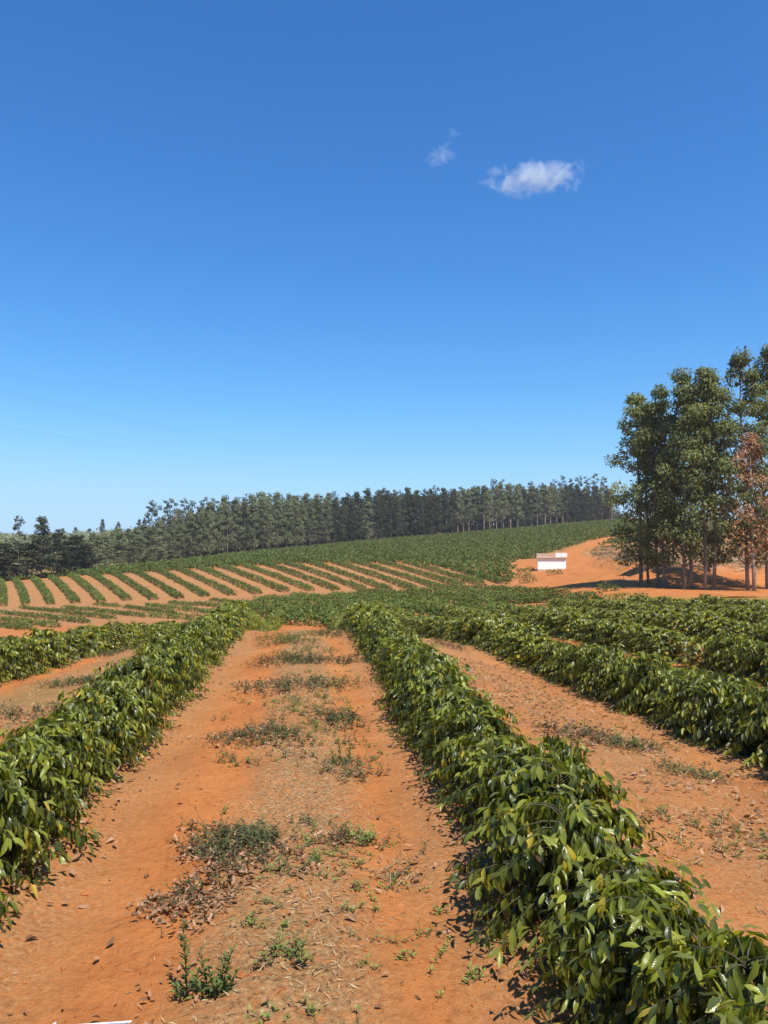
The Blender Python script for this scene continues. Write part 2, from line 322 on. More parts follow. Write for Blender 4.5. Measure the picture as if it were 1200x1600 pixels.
# ------------------------------------------------------------------ ground
def graded(a, b, step, grow, end):
    v = [b]; s = step
    while v[-1] < end: s *= grow; v.append(v[-1] + s)
    return v
xr = graded(0, 7, .085, 1.075, 2000); xl = [-q for q in graded(0, 7, .085, 1.075, 2000)][::-1]
gx = np.array(xl[:-1] + list(np.arange(-7, 7, .085)) + xr)
yf = graded(0, 13, .085, 1.027, 3000); yb = [-40, -25, -15, -9, -5, -3, -1.5, -.5, .3, 1.0]
gy = np.array(yb + list(np.arange(1.4, 13, .085)) + yf)
X, Y = np.meshgrid(gx, gy); Z = terrain(X, Y)
HEDGE_X = [-5.9, -2.15, 1.6, 5.4, 9.15, 12.9, 16.65, 20.4, 24.15]
def lane_relief(x, y):
    dmin = np.min(np.abs(np.asarray(x)[..., None] - np.array(HEDGE_X)), -1)
    near = sst(60, 25, y)
    z = .05 * sst(.75, .2, dmin) * near
    for c in (-1.35, .62, -.35): z = z - (.03 if c != -.35 else -.025) * np.exp(-((x - c + .06 * np.sin(y * .8)) / .26) ** 2) * near
    z = z + (fbm(x, y, 1.1, 4, 3) - .5) * .1 * near + (fbm(x, y, .3, 3, 9) - .5) * .05 * sst(22, 10, y)
    return z
def ground_z(x, y): return terrain(x, y) + lane_relief(x, y)
Z = Z + lane_relief(X, Y)
ny, nx = X.shape; idx = np.arange(nx * ny).reshape(ny, nx)
Q = np.stack([idx[:-1, :-1], idx[:-1, 1:], idx[1:, 1:], idx[1:, :-1]], -1).reshape(-1, 4)
Dg, Lg = to_DL(X, Y); PXg = 600 + FPX * Lg / np.maximum(Dg, 1)
lane_mask = 0
for c, w, a in ((-.1, .55, 1.0), (3.55, 1.15, .75), (-4.1, .95, .85), (-2.15, .95, .9), (1.6, .95, .9), (5.4, 1.0, .9)):
    lane_mask = np.maximum(lane_mask, a * np.exp(-((X - c + .15 * (fbm(X, Y, 2.5, 2, 5) - .5) * 2) / w) ** 4))
lit = lane_mask * sst(40, 24, Y) * (.45 + .95 * fbm(X, Y, 2.2, 3, 21))
grs = np.maximum(.2 * np.exp(-((X + .1) / .9) ** 4) * sst(.45, .62, fbm(X, Y, 1.9, 3, 31)) * sst(34, 24, Y), .7 * np.exp(-((X + 4.1) / 1.0) ** 4) * sst(.45, .6, fbm(X, Y, 2.1, 3, 35)) * sst(34, 24, Y))
grs = np.maximum(grs, .85 * sst(46, 52, Dg) * sst(70, 60, Dg) * sst(560, 700, PXg))
grs = np.maximum(grs, .9 * sst(150, 175, Dg) * sst(945, 900, PXg))
dR, sR = seg_dist(X, Y, ROAD)
deb = (.55 + .45 * fbm(X, Y, 9, 3, 77)) * sst(84, 92, Dg) * sst(330, 200, Dg) * np.where(sR > 0, sst(3, 9, dR), 0) * sst(880, 930, PXg)
lit = np.maximum(lit, (.55 + .6 * fbm(X * .25, Y, 2.0, 3, 41)) * sst(45, 60, Dg) * sst(165, 150, Dg) * sst(840, 760, PXg))
lit = np.maximum(lit, 1.0 * np.where(Dg > np.interp(PXg, [-600, 60, 140, 220, 300, 450, 600, 750, 900, 960], [165, 186, 200, 228, 252, 292, 322, 342, 372, 386]) - 1, 1, 0) * sst(975, 960, PXg))
zone = np.stack([np.clip(lit, 0, 1), np.clip(grs, 0, 1), np.clip(deb, 0, 1)], -1).reshape(-1, 3)
ground = link('ground', make_mesh('ground', np.stack([X, Y, Z], -1).reshape(-1, 3), [Q], [M_SOIL], {'zone': zone}, None, True))
tag(ground, kind='structure')

def strip(name, pts, w, lift, step=1.2):
    P = [np.array(pts[0])]
    for a, b in zip(pts[:-1], pts[1:]):
        a = np.array(a); b = np.array(b); n = max(1, int(np.hypot(*(b - a)) / step))
        P += [a + (b - a) * k / n for k in range(1, n + 1)]
    P = np.array(P)
    for _ in range(8): P[1:-1] = (P[:-2] + P[2:] + 2 * P[1:-1]) / 4
    t = nrm(np.gradient(P, axis=0)); nn = np.stack([t[:, 1], -t[:, 0]], -1)
    rows = []
    for k, o in enumerate(np.linspace(-1, 1, 9)):
        q = P + nn * (o * w / 2 * (1 + .18 * (fbm(P[:, 0], P[:, 1], 5, 2, 50 + (o > 0)) - .5)))[:, None]
        rows.append(np.column_stack([q, terrain(q[:, 0], q[:, 1]) + lift * (1 - o ** 4) - (.05 if abs(o) == 1 else 0) - .03 * np.exp(-((abs(o) - .45) / .15) ** 2)]))
    V = np.stack(rows, 1); n, k = V.shape[:2]; idx = np.arange(n * k).reshape(n, k)
    Q = np.stack([idx[:-1, :-1], idx[:-1, 1:], idx[1:, 1:], idx[1:, :-1]], -1).reshape(-1, 4)
    return make_mesh(name, V.reshape(-1, 3), [Q], [M_ROAD], None, None, True)
tag(link('dirt_road', strip('dirt_road', ROAD, 5.0, .10)), kind='structure')

# ------------------------------------------------------------------ coffee
def coffee_plant(seed, nbr=80, hi=True, h=.74, rx=.54, ry=.48):
    r = np.random.default_rng(seed); g = Geo(); gs = Geo(); P, Dv, N, tint, Ls = [], [], [], [], []
    for s_ in range(2):
        a = r.random() * 6.3
        add_tube(gs, [[.03 * math.cos(a), .03 * math.sin(a), -.06], [.02 * math.cos(a), .04 * math.sin(a), .25 * h], [.06 * math.cos(a), .06 * math.sin(a), .9 * h]], [.016, .012, .005], 5)
    for b in range(nbr):
        u = (b + r.random()) / nbr; z0 = h * (.1 + .82 * u); az = b * 2.4 + r.normal(0, .4)
        env = (1 - .62 * max(0, u - .45) ** 1.6 / .55 ** 1.6) * (.82 + .18 * min(1, u / .25))
        ln = env * r.uniform(.8, 1.12); o = np.array([math.cos(az) * rx, math.sin(az) * ry, 0]) * ln; R = np.linalg.norm(o); od = o / R
        rise = .1 + .2 * u + r.normal(0, .05); pts = []
        for s in np.linspace(0, 1, 6):
            pts.append(np.array([0, 0, z0]) + o * s + np.array([0, 0, h * (rise * s - (.42 - .15 * u) * s * s)]))
        pts = np.array(pts); pts[:, 2] = np.maximum(pts[:, 2], .05); add_tube(gs, pts[::1], np.linspace(.005, .0012, 6), 3)
        side = np.array([-od[1], od[0], 0]); young = r.random() < (.24 + .4 * u)
        npair = 10 if hi else 7
        for k in range(npair):
            s = .28 + .72 * (k + .5) / npair; q = np.array([np.interp(s, np.linspace(0, 1, 6), pts[:, c]) for c in range(3)])
            for sg in (-1, 1):
                d = od * r.uniform(.15, .6) + side * sg * r.uniform(.2, .7) + np.array([0, 0, -r.uniform(.8, 1.8) + .3 * u])
                if k == npair - 1: d = od * .8 + side * sg * .45 + np.array([0, 0, -.7 + .5 * u])
                n = od * .9 + np.array([0, 0, .55]) + side * sg * .3 + r.normal(0, .3, 3)
                t = r.uniform(0, 1) ** 1.25 * .76
                if young and k >= npair - 3: t = r.uniform(.76, .93)
                x = r.random()
                if x < .045: t = r.uniform(.95, .98)
                elif x < .055: t = r.uniform(.985, 1)
                elif x < .14: t = r.uniform(.74, .9)
                P.append(q + r.normal(0, .012, 3)); Dv.append(d); N.append(n); tint.append(t); Ls.append((.102 if k < npair - 2 else .085) * r.uniform(.75, 1.2))
    for k in range(int(nbr * .5)):                      # shoots at the crown top
        a = r.random() * 6.3; rr = math.sqrt(r.random()) * .7; q = np.array([math.cos(a) * rr * rx, math.sin(a) * rr * ry, h * (1.0 - .3 * rr * rr) * r.uniform(.92, 1.05)])
        for sg in (-1, 1):
            d = np.array([math.cos(a + sg * 1.3), math.sin(a + sg * 1.3), r.uniform(-1.3, .35)]); P.append(q); Dv.append(d); N.append(np.array([0, 0, 1.]) + r.normal(0, .35, 3)); tint.append(r.choice([.3, .6, .72, .82, .9])); Ls.append(r.uniform(.07, .11))
    P, Dv, N, tint, Ls = map(np.array, (P, Dv, N, tint, Ls)); n = len(P)
    if hi: add_leaves(g, P, Dv, N, Ls, Ls * r.uniform(.27, .37, n), r.uniform(.05, .5, n), r.uniform(.1, .3, n), tint)
    else: add_blades(g, P, Dv, N, Ls * 1.25, Ls * .62, tint)
    return g.mesh('coffee_plant', [M_COFFEE], True), gs.mesh('stem', [M_STEM], True)
HI = [coffee_plant(100 + k) for k in range(7)]
LO = [coffee_plant(200 + k, 50, False) for k in range(5)]

def hedge_row(label, x0, y0, y1, group='coffee hedges beside the central lane', step=.52, hs=1.0, ws=1.0):
    r = np.random.default_rng(int(abs(x0) * 100) + 5)
    base = link('coffee_hedge', None, None, (x0, y0, float(ground_z(np.array(x0), np.array(y0))))); base.empty_display_size = .3
    tag(base, label, 'hedge', group); y = y0
    while y < y1:
        xx = x0 + r.normal(0, .05); D = y
        hi = D < 17; me, st = (HI if hi else LO)[r.integers(0, 7 if hi else 5)]
        s = r.uniform(.88, 1.12); hz = (hs + (1.02 - hs) * float(sst(5, 11, y)) if hs < 1 else hs) * s * r.uniform(.9, 1.08) * (.92 + .16 * float(fbm(np.array(y), np.array(x0), 2.4, 2, 77)))
        if y > 24 and abs(x0) < 3: hz *= .9
        gap = abs(x0) > 3 and r.random() < .02
        rz = r.choice([0, math.pi]) + r.normal(0, .2)
        if not gap:
            loc = (xx - x0, y - y0, float(ground_z(np.array(xx), np.array(y))) - .02 - base.location.z)
            o = link('coffee_plant', me, base, loc, rz, (ws * s * r.uniform(.92, 1.1), s, hz))
            if hi: link('stem', st, o)
        y += step * r.uniform(.85, 1.15)
    return base
R1 = hedge_row('glossy coffee hedge along the right edge of the bare lane, largest in front', 1.55, .7, 62, hs=.84, ws=.95)
hedge_row('coffee hedge bordering the bare lane on its left side', -2.15, 1.6, 62, hs=.87, ws=.95)
hedge_row('coffee hedge at the left edge of the photo, next beyond the lane-side hedge', -5.9, 7.5, 44)
for k, (x0, a, b) in enumerate([(5.4, 6.5, 66), (9.15, 12.5, 60), (12.9, 18, 55), (16.65, 25, 51.5), (20.4, 31, 48), (24.15, 37, 46)]):
    hedge_row('dense coffee hedge right of the lane-side hedge, %s row over from it' % ORD[k], x0, a, b, 'coffee hedges on the right of the lane', hs=1.08, ws=1.12)
# one straggly taller plant that breaks the line of the large hedge
for dy, dx, zs in ((5.6, .3, 1.0),):
    o = link('coffee_plant', HI[3][0], R1, (dx, dy - .7, -.02), .4, (.62, .7, zs))

def far_hedge(pts, h, w, dens, size, r, wild=.12, tint_shift=0.0):     # a continuous hedge of leaves following the ground
    pts = np.asarray(pts, float)[:, :2]; seg = np.hypot(*np.diff(pts, axis=0).T); cum = np.concatenate([[0], np.cumsum(seg)]); Lt = cum[-1]
    n = int(Lt * dens); s = r.random(n) * Lt; cx = np.interp(s, cum, pts[:, 0]); cy = np.interp(s, cum, pts[:, 1])
    ta = nrm(np.stack([np.interp(s + .5, cum, pts[:, 0]) - np.interp(s - .5, cum, pts[:, 0]), np.interp(s + .5, cum, pts[:, 1]) - np.interp(s - .5, cum, pts[:, 1])], -1)); nn = np.stack([ta[:, 1], -ta[:, 0]], -1)
    ph = r.random() * 100; lump = .72 + .56 * vnoise(s / .9 + ph, np.zeros(n), 4)
    th = r.uniform(0, math.pi, n); rad = np.sqrt(r.uniform(.45, 1, n)); off = np.cos(th) * w / 2 * rad * lump; zz = np.sin(th) ** .8 * h * rad * lump
    x = cx + nn[:, 0] * off; y = cy + nn[:, 1] * off; z = terrain(x, y) + zz
    out = np.stack([nn[:, 0] * np.cos(th), nn[:, 1] * np.cos(th), np.sin(th)], -1)
    Dv = out * .5 + r.normal(0, .6, (n, 3)) + np.array([0, 0, -.5]); N = out + r.normal(0, .4, (n, 3))
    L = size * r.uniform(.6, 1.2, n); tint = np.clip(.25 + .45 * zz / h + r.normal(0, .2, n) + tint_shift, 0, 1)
    return np.stack([x, y, z], -1), Dv, N, L, L * .55, tint
def far_row(pts, label, group, h=.85, w=1.25, dens=60, size=.3, seed=0, name='coffee_hedge'):
    r = np.random.default_rng(seed); g = Geo(); P, Dv, N, L, W, t = far_hedge(pts, h, w, dens, size, r); add_blades(g, P, Dv, N, L, W, t)
    o0 = np.array([P[:, 0].mean(), P[:, 1].mean(), 0]); o0[2] = terrain(o0[0], o0[1]); g.V = [v - o0 for v in g.V]
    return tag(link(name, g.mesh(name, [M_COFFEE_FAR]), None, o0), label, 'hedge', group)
# hedges that climb the far slope: bottom and top end as seen, both standing on the slope
BOT = [(3, 948), (40, 945), (80, 945), (119, 943), (159, 941), (200, 939), (241, 938), (282, 936), (322, 933), (364, 931), (404, 929), (447, 926), (487, 924), (526, 923), (568, 923), (608, 923), (648, 922), (688, 920), (722, 917), (754, 915), (788, 913)]
TOP = [(0, 909), (24, 908), (52, 905), (78, 902), (110, 900), (143, 899), (176, 897), (210, 895), (245, 893), (278, 891), (312, 889), (346, 887), (380, 885), (414, 883), (448, 882), (484, 881), (520, 880), (556, 880), (594, 880), (632, 880), (676, 881)]
for k, (b, t) in enumerate(zip(BOT, TOP)):
    mid = []
    for q in np.linspace(0, 1, 10):
        mid.append(hit(b[0] + (t[0] - b[0]) * q + 3.0 * math.sin(math.pi * q), b[1] + (t[1] - b[1]) * q, 95, 260))
    mid = np.array(mid)
    for _ in range(2): mid[1:-1] = (mid[:-2] + mid[2:] + 2 * mid[1:-1]) / 4
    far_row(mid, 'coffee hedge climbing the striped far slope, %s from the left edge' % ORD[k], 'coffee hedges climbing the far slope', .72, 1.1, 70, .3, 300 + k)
# hedges in the dip between the crest of the lane and the slope
DIP = [[(33, 950), (90, 957), (178, 968)], [(0, 959), (70, 966), (135, 974)], [(0, 969), (90, 981)], [(0, 979), (45, 985)], [(100, 951), (147, 955)], [(148, 945), (187, 949)],
       [(150, 956), (232, 965)], [(196, 950), (275, 961)], [(228, 946), (274, 952)], [(265, 942), (302, 947)], [(282, 953), (345, 961)], [(303, 945), (350, 950), (420, 957)], [(330, 939), (398, 946)],
       [(236, 964), (330, 971)], [(355, 958), (440, 966)]]
for k, pl in enumerate(DIP):
    P = [hit(px, py, 42, 140) for px, py in pl]; q = [P[0] + (P[-1] - P[0]) * s for s in np.linspace(0, 1, 8)] if len(P) == 2 else [P[0] + (P[1] - P[0]) * s for s in np.linspace(0, 1, 5)] + [P[1] + (P[2] - P[1]) * s for s in np.linspace(.2, 1, 5)]
    m = pl[len(pl) // 2]
    far_row(q, 'short broken coffee hedge in the dip below the far slope, %s listed from the left' % ORD[k], 'broken coffee hedges in the dip', .4, .7, 60, .2, 400 + k)
# crossing hedges in the green hollow straight ahead
HOL = [[(400, 941), (470, 944), (560, 950)], [(380, 952), (480, 957), (600, 968)], [(455, 936), (560, 942), (690, 952)], [(420, 963), (500, 968), (580, 976)], [(520, 934), (640, 941), (790, 952)],
       [(560, 929), (700, 936), (830, 944)], [(600, 960), (700, 965), (800, 970)], [(640, 926), (740, 931), (860, 937)], [(580, 953), (660, 957), (760, 962)], [(690, 921), (780, 925), (880, 931)], [(430, 974), (500, 977), (570, 981)],
       [(770, 943), (850, 941), (930, 939)]]
HORD = list(np.argsort(np.argsort([-pl[1][1] for pl in HOL])))
for k, pl in enumerate(HOL):
    P = [hit(px, py, 36, 140) for px, py in pl]; q = [P[0] + (P[1] - P[0]) * s for s in np.linspace(0, 1, 6)] + [P[1] + (P[2] - P[1]) * s for s in np.linspace(.17, 1, 6)]
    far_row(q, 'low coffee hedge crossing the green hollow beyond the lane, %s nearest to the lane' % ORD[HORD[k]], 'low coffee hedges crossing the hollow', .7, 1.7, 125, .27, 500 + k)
# upper field: hedges so far away that they close up into one green sheet
TOPD = [float(to_DL(*hit(*t, 105, 260)[:2])[0]) for t in TOP]; 
def upper_field():
    r = np.random.default_rng(11); g = Geo(); D = 106.0; edge_px = [-40, 140, 300, 450, 600, 750, 900, 960, 1130]; edge_D = [172, 200, 252, 292, 322, 342, 372, 385, 330]
    lowx = [-60] + [t[0] for t in TOP[:-1]] + [676, 705, 735, 796, 800, 838, 862, 960]; low = [TOPD[0]] + [q - 1.5 for q in TOPD[:-1]] + [146, 138, 124, 108, 158, 166, 184, 206]
    while D < 385:
        pxs = np.arange(-60, 1130, .62 * FPX / D); pxs = pxs + r.normal(0, .2, len(pxs)); wob = D + 1.2 * np.sin(pxs / 60 + D) + r.normal(0, .2, len(pxs))
        ok = (wob < np.interp(pxs, edge_px, edge_D) - 2) & (wob > np.interp(pxs, lowx, low)); pxs, wob = pxs[ok], wob[ok]
        if len(pxs):
            u = (pxs - 600) / FPX * wob; x = wob * SA + u * CA; y = wob * CA - u * SA; dr, _ = seg_dist(x, y, ROAD); k = dr > 3.4; x, y = x[k], y[k]; n = len(x)
            if n:
                m = 10; x = np.repeat(x, m) + r.normal(0, .34, n * m); y = np.repeat(y, m) + r.normal(0, .2, n * m); hh = np.repeat(r.uniform(.55, 1.1, n), m)
                zz = r.uniform(.15, 1, n * m) * hh; P = np.stack([x, y, terrain(x, y) + zz], -1); L = r.uniform(.45, .8, n * m)
                add_blades(g, P, r.normal(0, 1, (n * m, 3)) + np.array([0, 0, -.2]), r.normal(0, .5, (n * m, 3)) + np.array([0, 0, 1.]), L, L * .6, np.clip(.3 + .3 * zz + r.normal(0, .15, n * m), 0, 1))
        D += 3.6
    return g.mesh('coffee_field', [M_COFFEE_FAR])
tag(link('coffee_field', upper_field()), 'unbroken green coffee field covering the upper hill below the wood', 'coffee field', None, 'stuff')

# ------------------------------------------------------------------ trees
def tree_meshes(seed, H, crown_base, half_w, ncl, nleaf, lsize, clr, leaf_m, bark_m, r0=.2, lean=.02, top_bias=0.0, droop=.6, profile=None):
    r = np.random.default_rng(seed); gt, gc = Geo(), Geo(); k = 10
    zs = np.linspace(0, H * .97, k); sway = np.cumsum(r.normal(0, lean * H / k, (k, 2)), 0); sway[0] = 0
    tp = np.column_stack([sway, zs]); tp[0, 2] = -.4; add_tube(gt, tp, r0 * (1 - .9 * (zs / H)) ** .9 + .02, 8)
    for c in range(ncl):
        u = (c + r.random()) / ncl; u = u ** (1 - top_bias); h = H * (crown_base + (1 - crown_base) * u)
        pr = math.sin(math.pi * min(1, .16 + u * .86)) ** .7 if profile is None else profile(u)
        rad = half_w * pr * math.sqrt(r.uniform(.12, 1.0)); az = r.random() * 6.283
        bx, by = np.interp(h, zs, tp[:, 0]), np.interp(h, zs, tp[:, 1]); cen = np.array([bx + rad * math.cos(az), by + rad * math.sin(az), h + r.normal(0, .3)])
        hb = max(H * crown_base * .8, h - rad * r.uniform(.5, 1.0)); base = np.array([np.interp(hb, zs, tp[:, 0]), np.interp(hb, zs, tp[:, 1]), hb])
        if rad > .5: add_tube(gt, [base, base * .5 + cen * .5 + np.array([0, 0, -.1 * rad]), cen], [.028 * H / 10, .018 * H / 10, .01], 4)
        cr = clr * r.uniform(.65, 1.25) * (1 - .35 * u); n = int(nleaf * r.uniform(.6, 1.3)); d = nrm(r.normal(0, 1, (n, 3))); q = d * (r.uniform(.35, 1, n) ** .6)[:, None] * np.array([cr, cr, cr * .72]); 
        Dv = d * .4 + r.normal(0, .5, (n, 3)) + np.array([0, 0, -droop]); N = d + r.normal(0, .4, (n, 3)) + np.array([0, 0, .5]); L = lsize * r.uniform(.6, 1.3, n)
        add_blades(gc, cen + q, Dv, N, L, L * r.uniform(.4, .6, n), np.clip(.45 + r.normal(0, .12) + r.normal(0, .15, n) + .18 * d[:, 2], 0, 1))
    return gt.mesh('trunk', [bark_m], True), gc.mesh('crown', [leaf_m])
def put_tree(name, meshes, p, rz, s, label, group=None, cat='tree'):
    e = link(name, None, None, (p[0], p[1], p[2]), rz, s); e.empty_display_size = 1
    link('trunk', meshes[0], e); link('crown', meshes[1], e); return tag(e, label, cat, group)
GUM = [tree_meshes(20 + k, 20, .13, 2.8, 64, 120, .32, 1.12, M_EUC, M_BARK, .15, .03, .22) for k in range(5)]
CL = [  # picture column of the trunk, depth, height, mesh, label
 (1000, 82, 20.3, 0, 'leftmost gum tree of the tall clump beside the dirt road'),
 (1012, 84, 18.0, 1, 'slim gum tree close behind the leftmost one of the tall clump'),
 (1026, 81, 19.0, 2, 'gum tree third from the left of the tall roadside clump'),
 (1037, 80, 21.0, 3, 'gum tree fourth from the left of the tall roadside clump'),
 (1068, 77, 21.8, 4, 'broad gum tree in the middle of the roadside clump, standing in deep shade'),
 (1080, 77.5, 20.5, 0, 'gum tree with a pale patch on its trunk in the middle of the clump'),
 (1098, 76, 22.0, 1, 'gum tree with a thick dark trunk right of the clump middle'),
 (1107, 88, 19.5, 2, 'gum tree with a short pale trunk standing behind the clump'),
 (1113, 76, 21.5, 3, 'gum tree with low hanging leaves right of the clump middle'),
 (1166, 75.5, 23.3, 4, 'tallest gum tree with a dark bare lower trunk near the right edge'),
 (1212, 78, 24.5, 2, 'gum tree cut off by the right edge of the photo')]
for k, (px, D, h, m, lab) in enumerate(CL):
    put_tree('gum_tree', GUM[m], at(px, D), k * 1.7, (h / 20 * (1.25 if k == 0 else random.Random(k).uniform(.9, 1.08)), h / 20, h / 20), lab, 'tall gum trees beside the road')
DEADT = tree_meshes(60, 15, .25, 2.6, 42, 60, .36, 1.1, M_DEAD, M_PALEBARK, .17, .012)
put_tree('dead_tree', DEADT, at(1176, 74), .6, (1, 1, 1), 'tree with withered pinkish-brown leaves and a pale trunk at the right edge')
put_tree('dead_tree', DEADT, at(1196, 79), 2.6, (.9, .9, .8), 'smaller withered brown tree behind the pale trunk at the right edge')
# far wood: plantation trees on the hill
PL = [tree_meshes(30 + k, 18, .14, 2.2, 48, 66, .58, 1.15, M_WOOD_LIGHT, M_PALEBARK, .15, .008) for k in range(5)]
PD = [tree_meshes(40 + k, 20, .14, 2.3, 48, 62, .62, 1.2, M_WOOD_DARK, M_BARK, .17, .01) for k in range(5)]
PR = [tree_meshes(35 + k, 18, .3, 2.0, 42, 64, .56, 1.1, M_WOOD_LIGHT, M_PALEBARK, .2, .008) for k in range(4)]
TH = [tree_meshes(50 + k, 24, .45, 2.0, 20, 26, .8, 1.1, M_WOOD_DARK, M_BARK, .16, .012, profile=lambda u: .9 - .4 * abs(u - .4)) for k in range(4)]
EPX = [60, 140, 220, 300, 450, 600, 750, 900, 960]; ED = [190, 204, 232, 256, 296, 326, 346, 376, 390]
def canopy(px, D, top_py, p): return max(6, CAMZ + D * (864 - top_py) / FPX - p[2])       # height that reaches the skyline seen there
TPX = [60, 140, 180, 230, 262, 300, 345, 400, 460, 530, 560, 610, 680, 740, 800, 860, 905, 960]; TY = [843, 834, 826, 816, 802, 793, 780, 771, 772, 771, 767, 763, 763, 760, 754, 753, 756, 758]
WPX = [200, 262, 345, 430, 515, 600, 715, 800, 880]
WHERE = ['low left end', 'stretch under the first thin skyline trees', 'stretch right of the first thin trees', 'stretch left of the middle', 'stretch just left of the dark block', 'left half of the dark block', 'right half of the dark block',
         'stretch just right of the dark block', 'pale even stretch above the white building', 'dark right end beside the gum clump']
rr = np.random.default_rng(5); count = 0
for row in range(3):
    px = 118 + row * 3.0
    while px < 962:
        D = np.interp(px, EPX, ED) + row * 6.5 + rr.normal(0, 1.0); p = at(px, D)
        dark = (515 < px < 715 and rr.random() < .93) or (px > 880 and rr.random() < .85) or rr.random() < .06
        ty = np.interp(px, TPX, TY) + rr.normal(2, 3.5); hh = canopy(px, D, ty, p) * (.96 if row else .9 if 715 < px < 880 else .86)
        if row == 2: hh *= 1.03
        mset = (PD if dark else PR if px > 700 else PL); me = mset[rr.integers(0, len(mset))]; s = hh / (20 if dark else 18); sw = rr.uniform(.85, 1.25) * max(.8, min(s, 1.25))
        where = WHERE[int(np.searchsorted(WPX, px))] + (', front rank' if row == 0 else ', inner rank')
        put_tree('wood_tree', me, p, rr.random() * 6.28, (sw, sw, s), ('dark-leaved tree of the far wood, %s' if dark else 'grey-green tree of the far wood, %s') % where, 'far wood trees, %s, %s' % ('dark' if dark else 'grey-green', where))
        count += 1; px += rr.uniform(.8, 1.25) * 3.0 * FPX / D * (1.0 + row * .35)
# taller thin trees that stand out above the wood
for k, (px, D, ty) in enumerate([(237, 262, 781), (246, 270, 786), (262, 276, 779), (272, 280, 783), (288, 285, 778), (300, 290, 781), (318, 300, 777), (335, 305, 780), (352, 310, 773), (368, 312, 776), (385, 315, 772), (402, 318, 771), (420, 320, 770), (436, 322, 772), (455, 325, 772), (478, 328, 773), (498, 330, 771), (521, 340, 767), (545, 345, 770), (572, 350, 764), (590, 350, 766), (601, 352, 762), (625, 355, 766), (640, 356, 764), (664, 358, 763), (682, 360, 758), (702, 362, 764), (722, 364, 762), (742, 370, 758), (772, 380, 747), (784, 380, 749), (800, 384, 756), (830, 392, 751), (848, 395, 754), (866, 400, 749), (880, 402, 744), (892, 404, 747), (905, 405, 743), (918, 406, 745), (930, 408, 741), (944, 410, 744)]):
    p = at(px, D); h = canopy(px, D, ty, p); s = h / 24
    put_tree('thin_tree', TH[k % 4], p, k * 1.3, (max(.75, s) * 1.05, max(.75, s) * 1.05, s), 'thin tall tree breaking the skyline of the far wood, %s' % ('above its left part' if px < 330 else 'above its middle' if px < 715 else 'above its right part'), 'thin tall skyline trees, %s' % ('left' if px < 330 else 'middle' if px < 715 else 'right'))
# dark trees at the far left
LT = [(8, 166, 850, 'D', 'dark bushy tree at the left edge below the far hill'), (30, 168, 806, 'T', 'tall thin tree with a bare pale trunk at the far left'), (44, 172, 848, 'D', 'rounded dark tree between the two tall ones at the far left'),
      (66, 170, 809, 'P', 'tall full dark tree at the far left, second tallest there'), (90, 174, 829, 'P', 'pointed dark tree right of the tall far-left pair'), (120, 180, 838, 'D', 'broad dark tree at the right end of the far-left group'), (-12, 160, 846, 'D', 'dark tree cut off by the left edge'), (104, 190, 846, 'D', 'low dark tree behind the broad one of the far-left group')]
for k, (px, D, ty, kind, lab) in enumerate(LT):
    p = at(px, D); h = canopy(px, D, ty, p); me, h0 = {'D': (PD[k % 5], 20), 'T': (TH[1], 24), 'P': (PD[(k + 2) % 5], 20)}[kind]; s = h / h0; w = {'D': 1.6, 'T': .7, 'P': 1.05}[kind]
    put_tree('dark_tree', me, p, k * 2.1, (w, w, s), lab, 'dark trees at the far left')
# lone trees on the far-left skyline
for k, (px, D, ty) in enumerate([(160, 520, 812), (185, 520, 816), (140, 530, 826), (98, 540, 826), (118, 540, 824), (218, 480, 812), (226, 470, 810)]):
    p = at(px, D); h = canopy(px, D, ty, p); put_tree('skyline_tree', PD[k % 5], p, k, (1.0, 1.0, h / 20), 'small lone tree on the far-left skyline, %s of seven from the left' % ORD[[3, 4, 2, 0, 1, 5, 6][k]], 'lone trees on the far-left skyline')
def wood_mass(name, spots, mat_i, seed, lsz=1.3, nleaf=90):
    r = np.random.default_rng(seed); g = Geo()
    for (p, h, w) in spots:
        n = nleaf; d = nrm(r.normal(0, 1, (n, 3))); u = r.random(n); q = np.column_stack([d[:, 0] * w * (1.05 - .55 * u), d[:, 1] * w * (1.05 - .55 * u), h * (.02 + .98 * u)]) * r.uniform(.75, 1.05, (n, 1))
        add_blades(g, np.asarray(p) + q, d * .4 + r.normal(0, .5, (n, 3)) + np.array([0, 0, -.5]), d + r.normal(0, .4, (n, 3)) + np.array([0, 0, .4]), lsz * r.uniform(.6, 1.3, n), lsz * .55 * np.ones(n), np.clip(.45 + r.normal(0, .15) + r.normal(0, .12, n), 0, 1))
    return link(name, g.mesh(name, mat_i))
spots = []
for k in range(420):
    D = rr.uniform(235, 640); px = rr.uniform(-160, min(285, 90 + (D - 200) * 1.1)); p = at(px, D)
    if D < np.interp(px, EPX, ED) + 20: continue
    spots.append((p, min(rr.uniform(9, 13), max(6, canopy(px, D, np.interp(px, [-100, 0, 60, 120, 180, 240, 300], [836, 832, 834, 831, 827, 818, 805]), p))), rr.uniform(2.6, 4.2)))
tag(wood_mass('forest', spots, [M_WOOD_LIGHT], 71), 'olive-green forest covering the far-left hillside', 'forest', None, 'stuff')
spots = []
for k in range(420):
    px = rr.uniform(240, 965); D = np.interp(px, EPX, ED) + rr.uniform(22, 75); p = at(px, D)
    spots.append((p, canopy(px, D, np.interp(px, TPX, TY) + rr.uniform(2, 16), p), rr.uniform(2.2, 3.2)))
tag(wood_mass('forest', spots, [M_WOOD_DARK], 72), 'shaded inner mass of the far wood behind the front trees', 'forest', None, 'stuff')

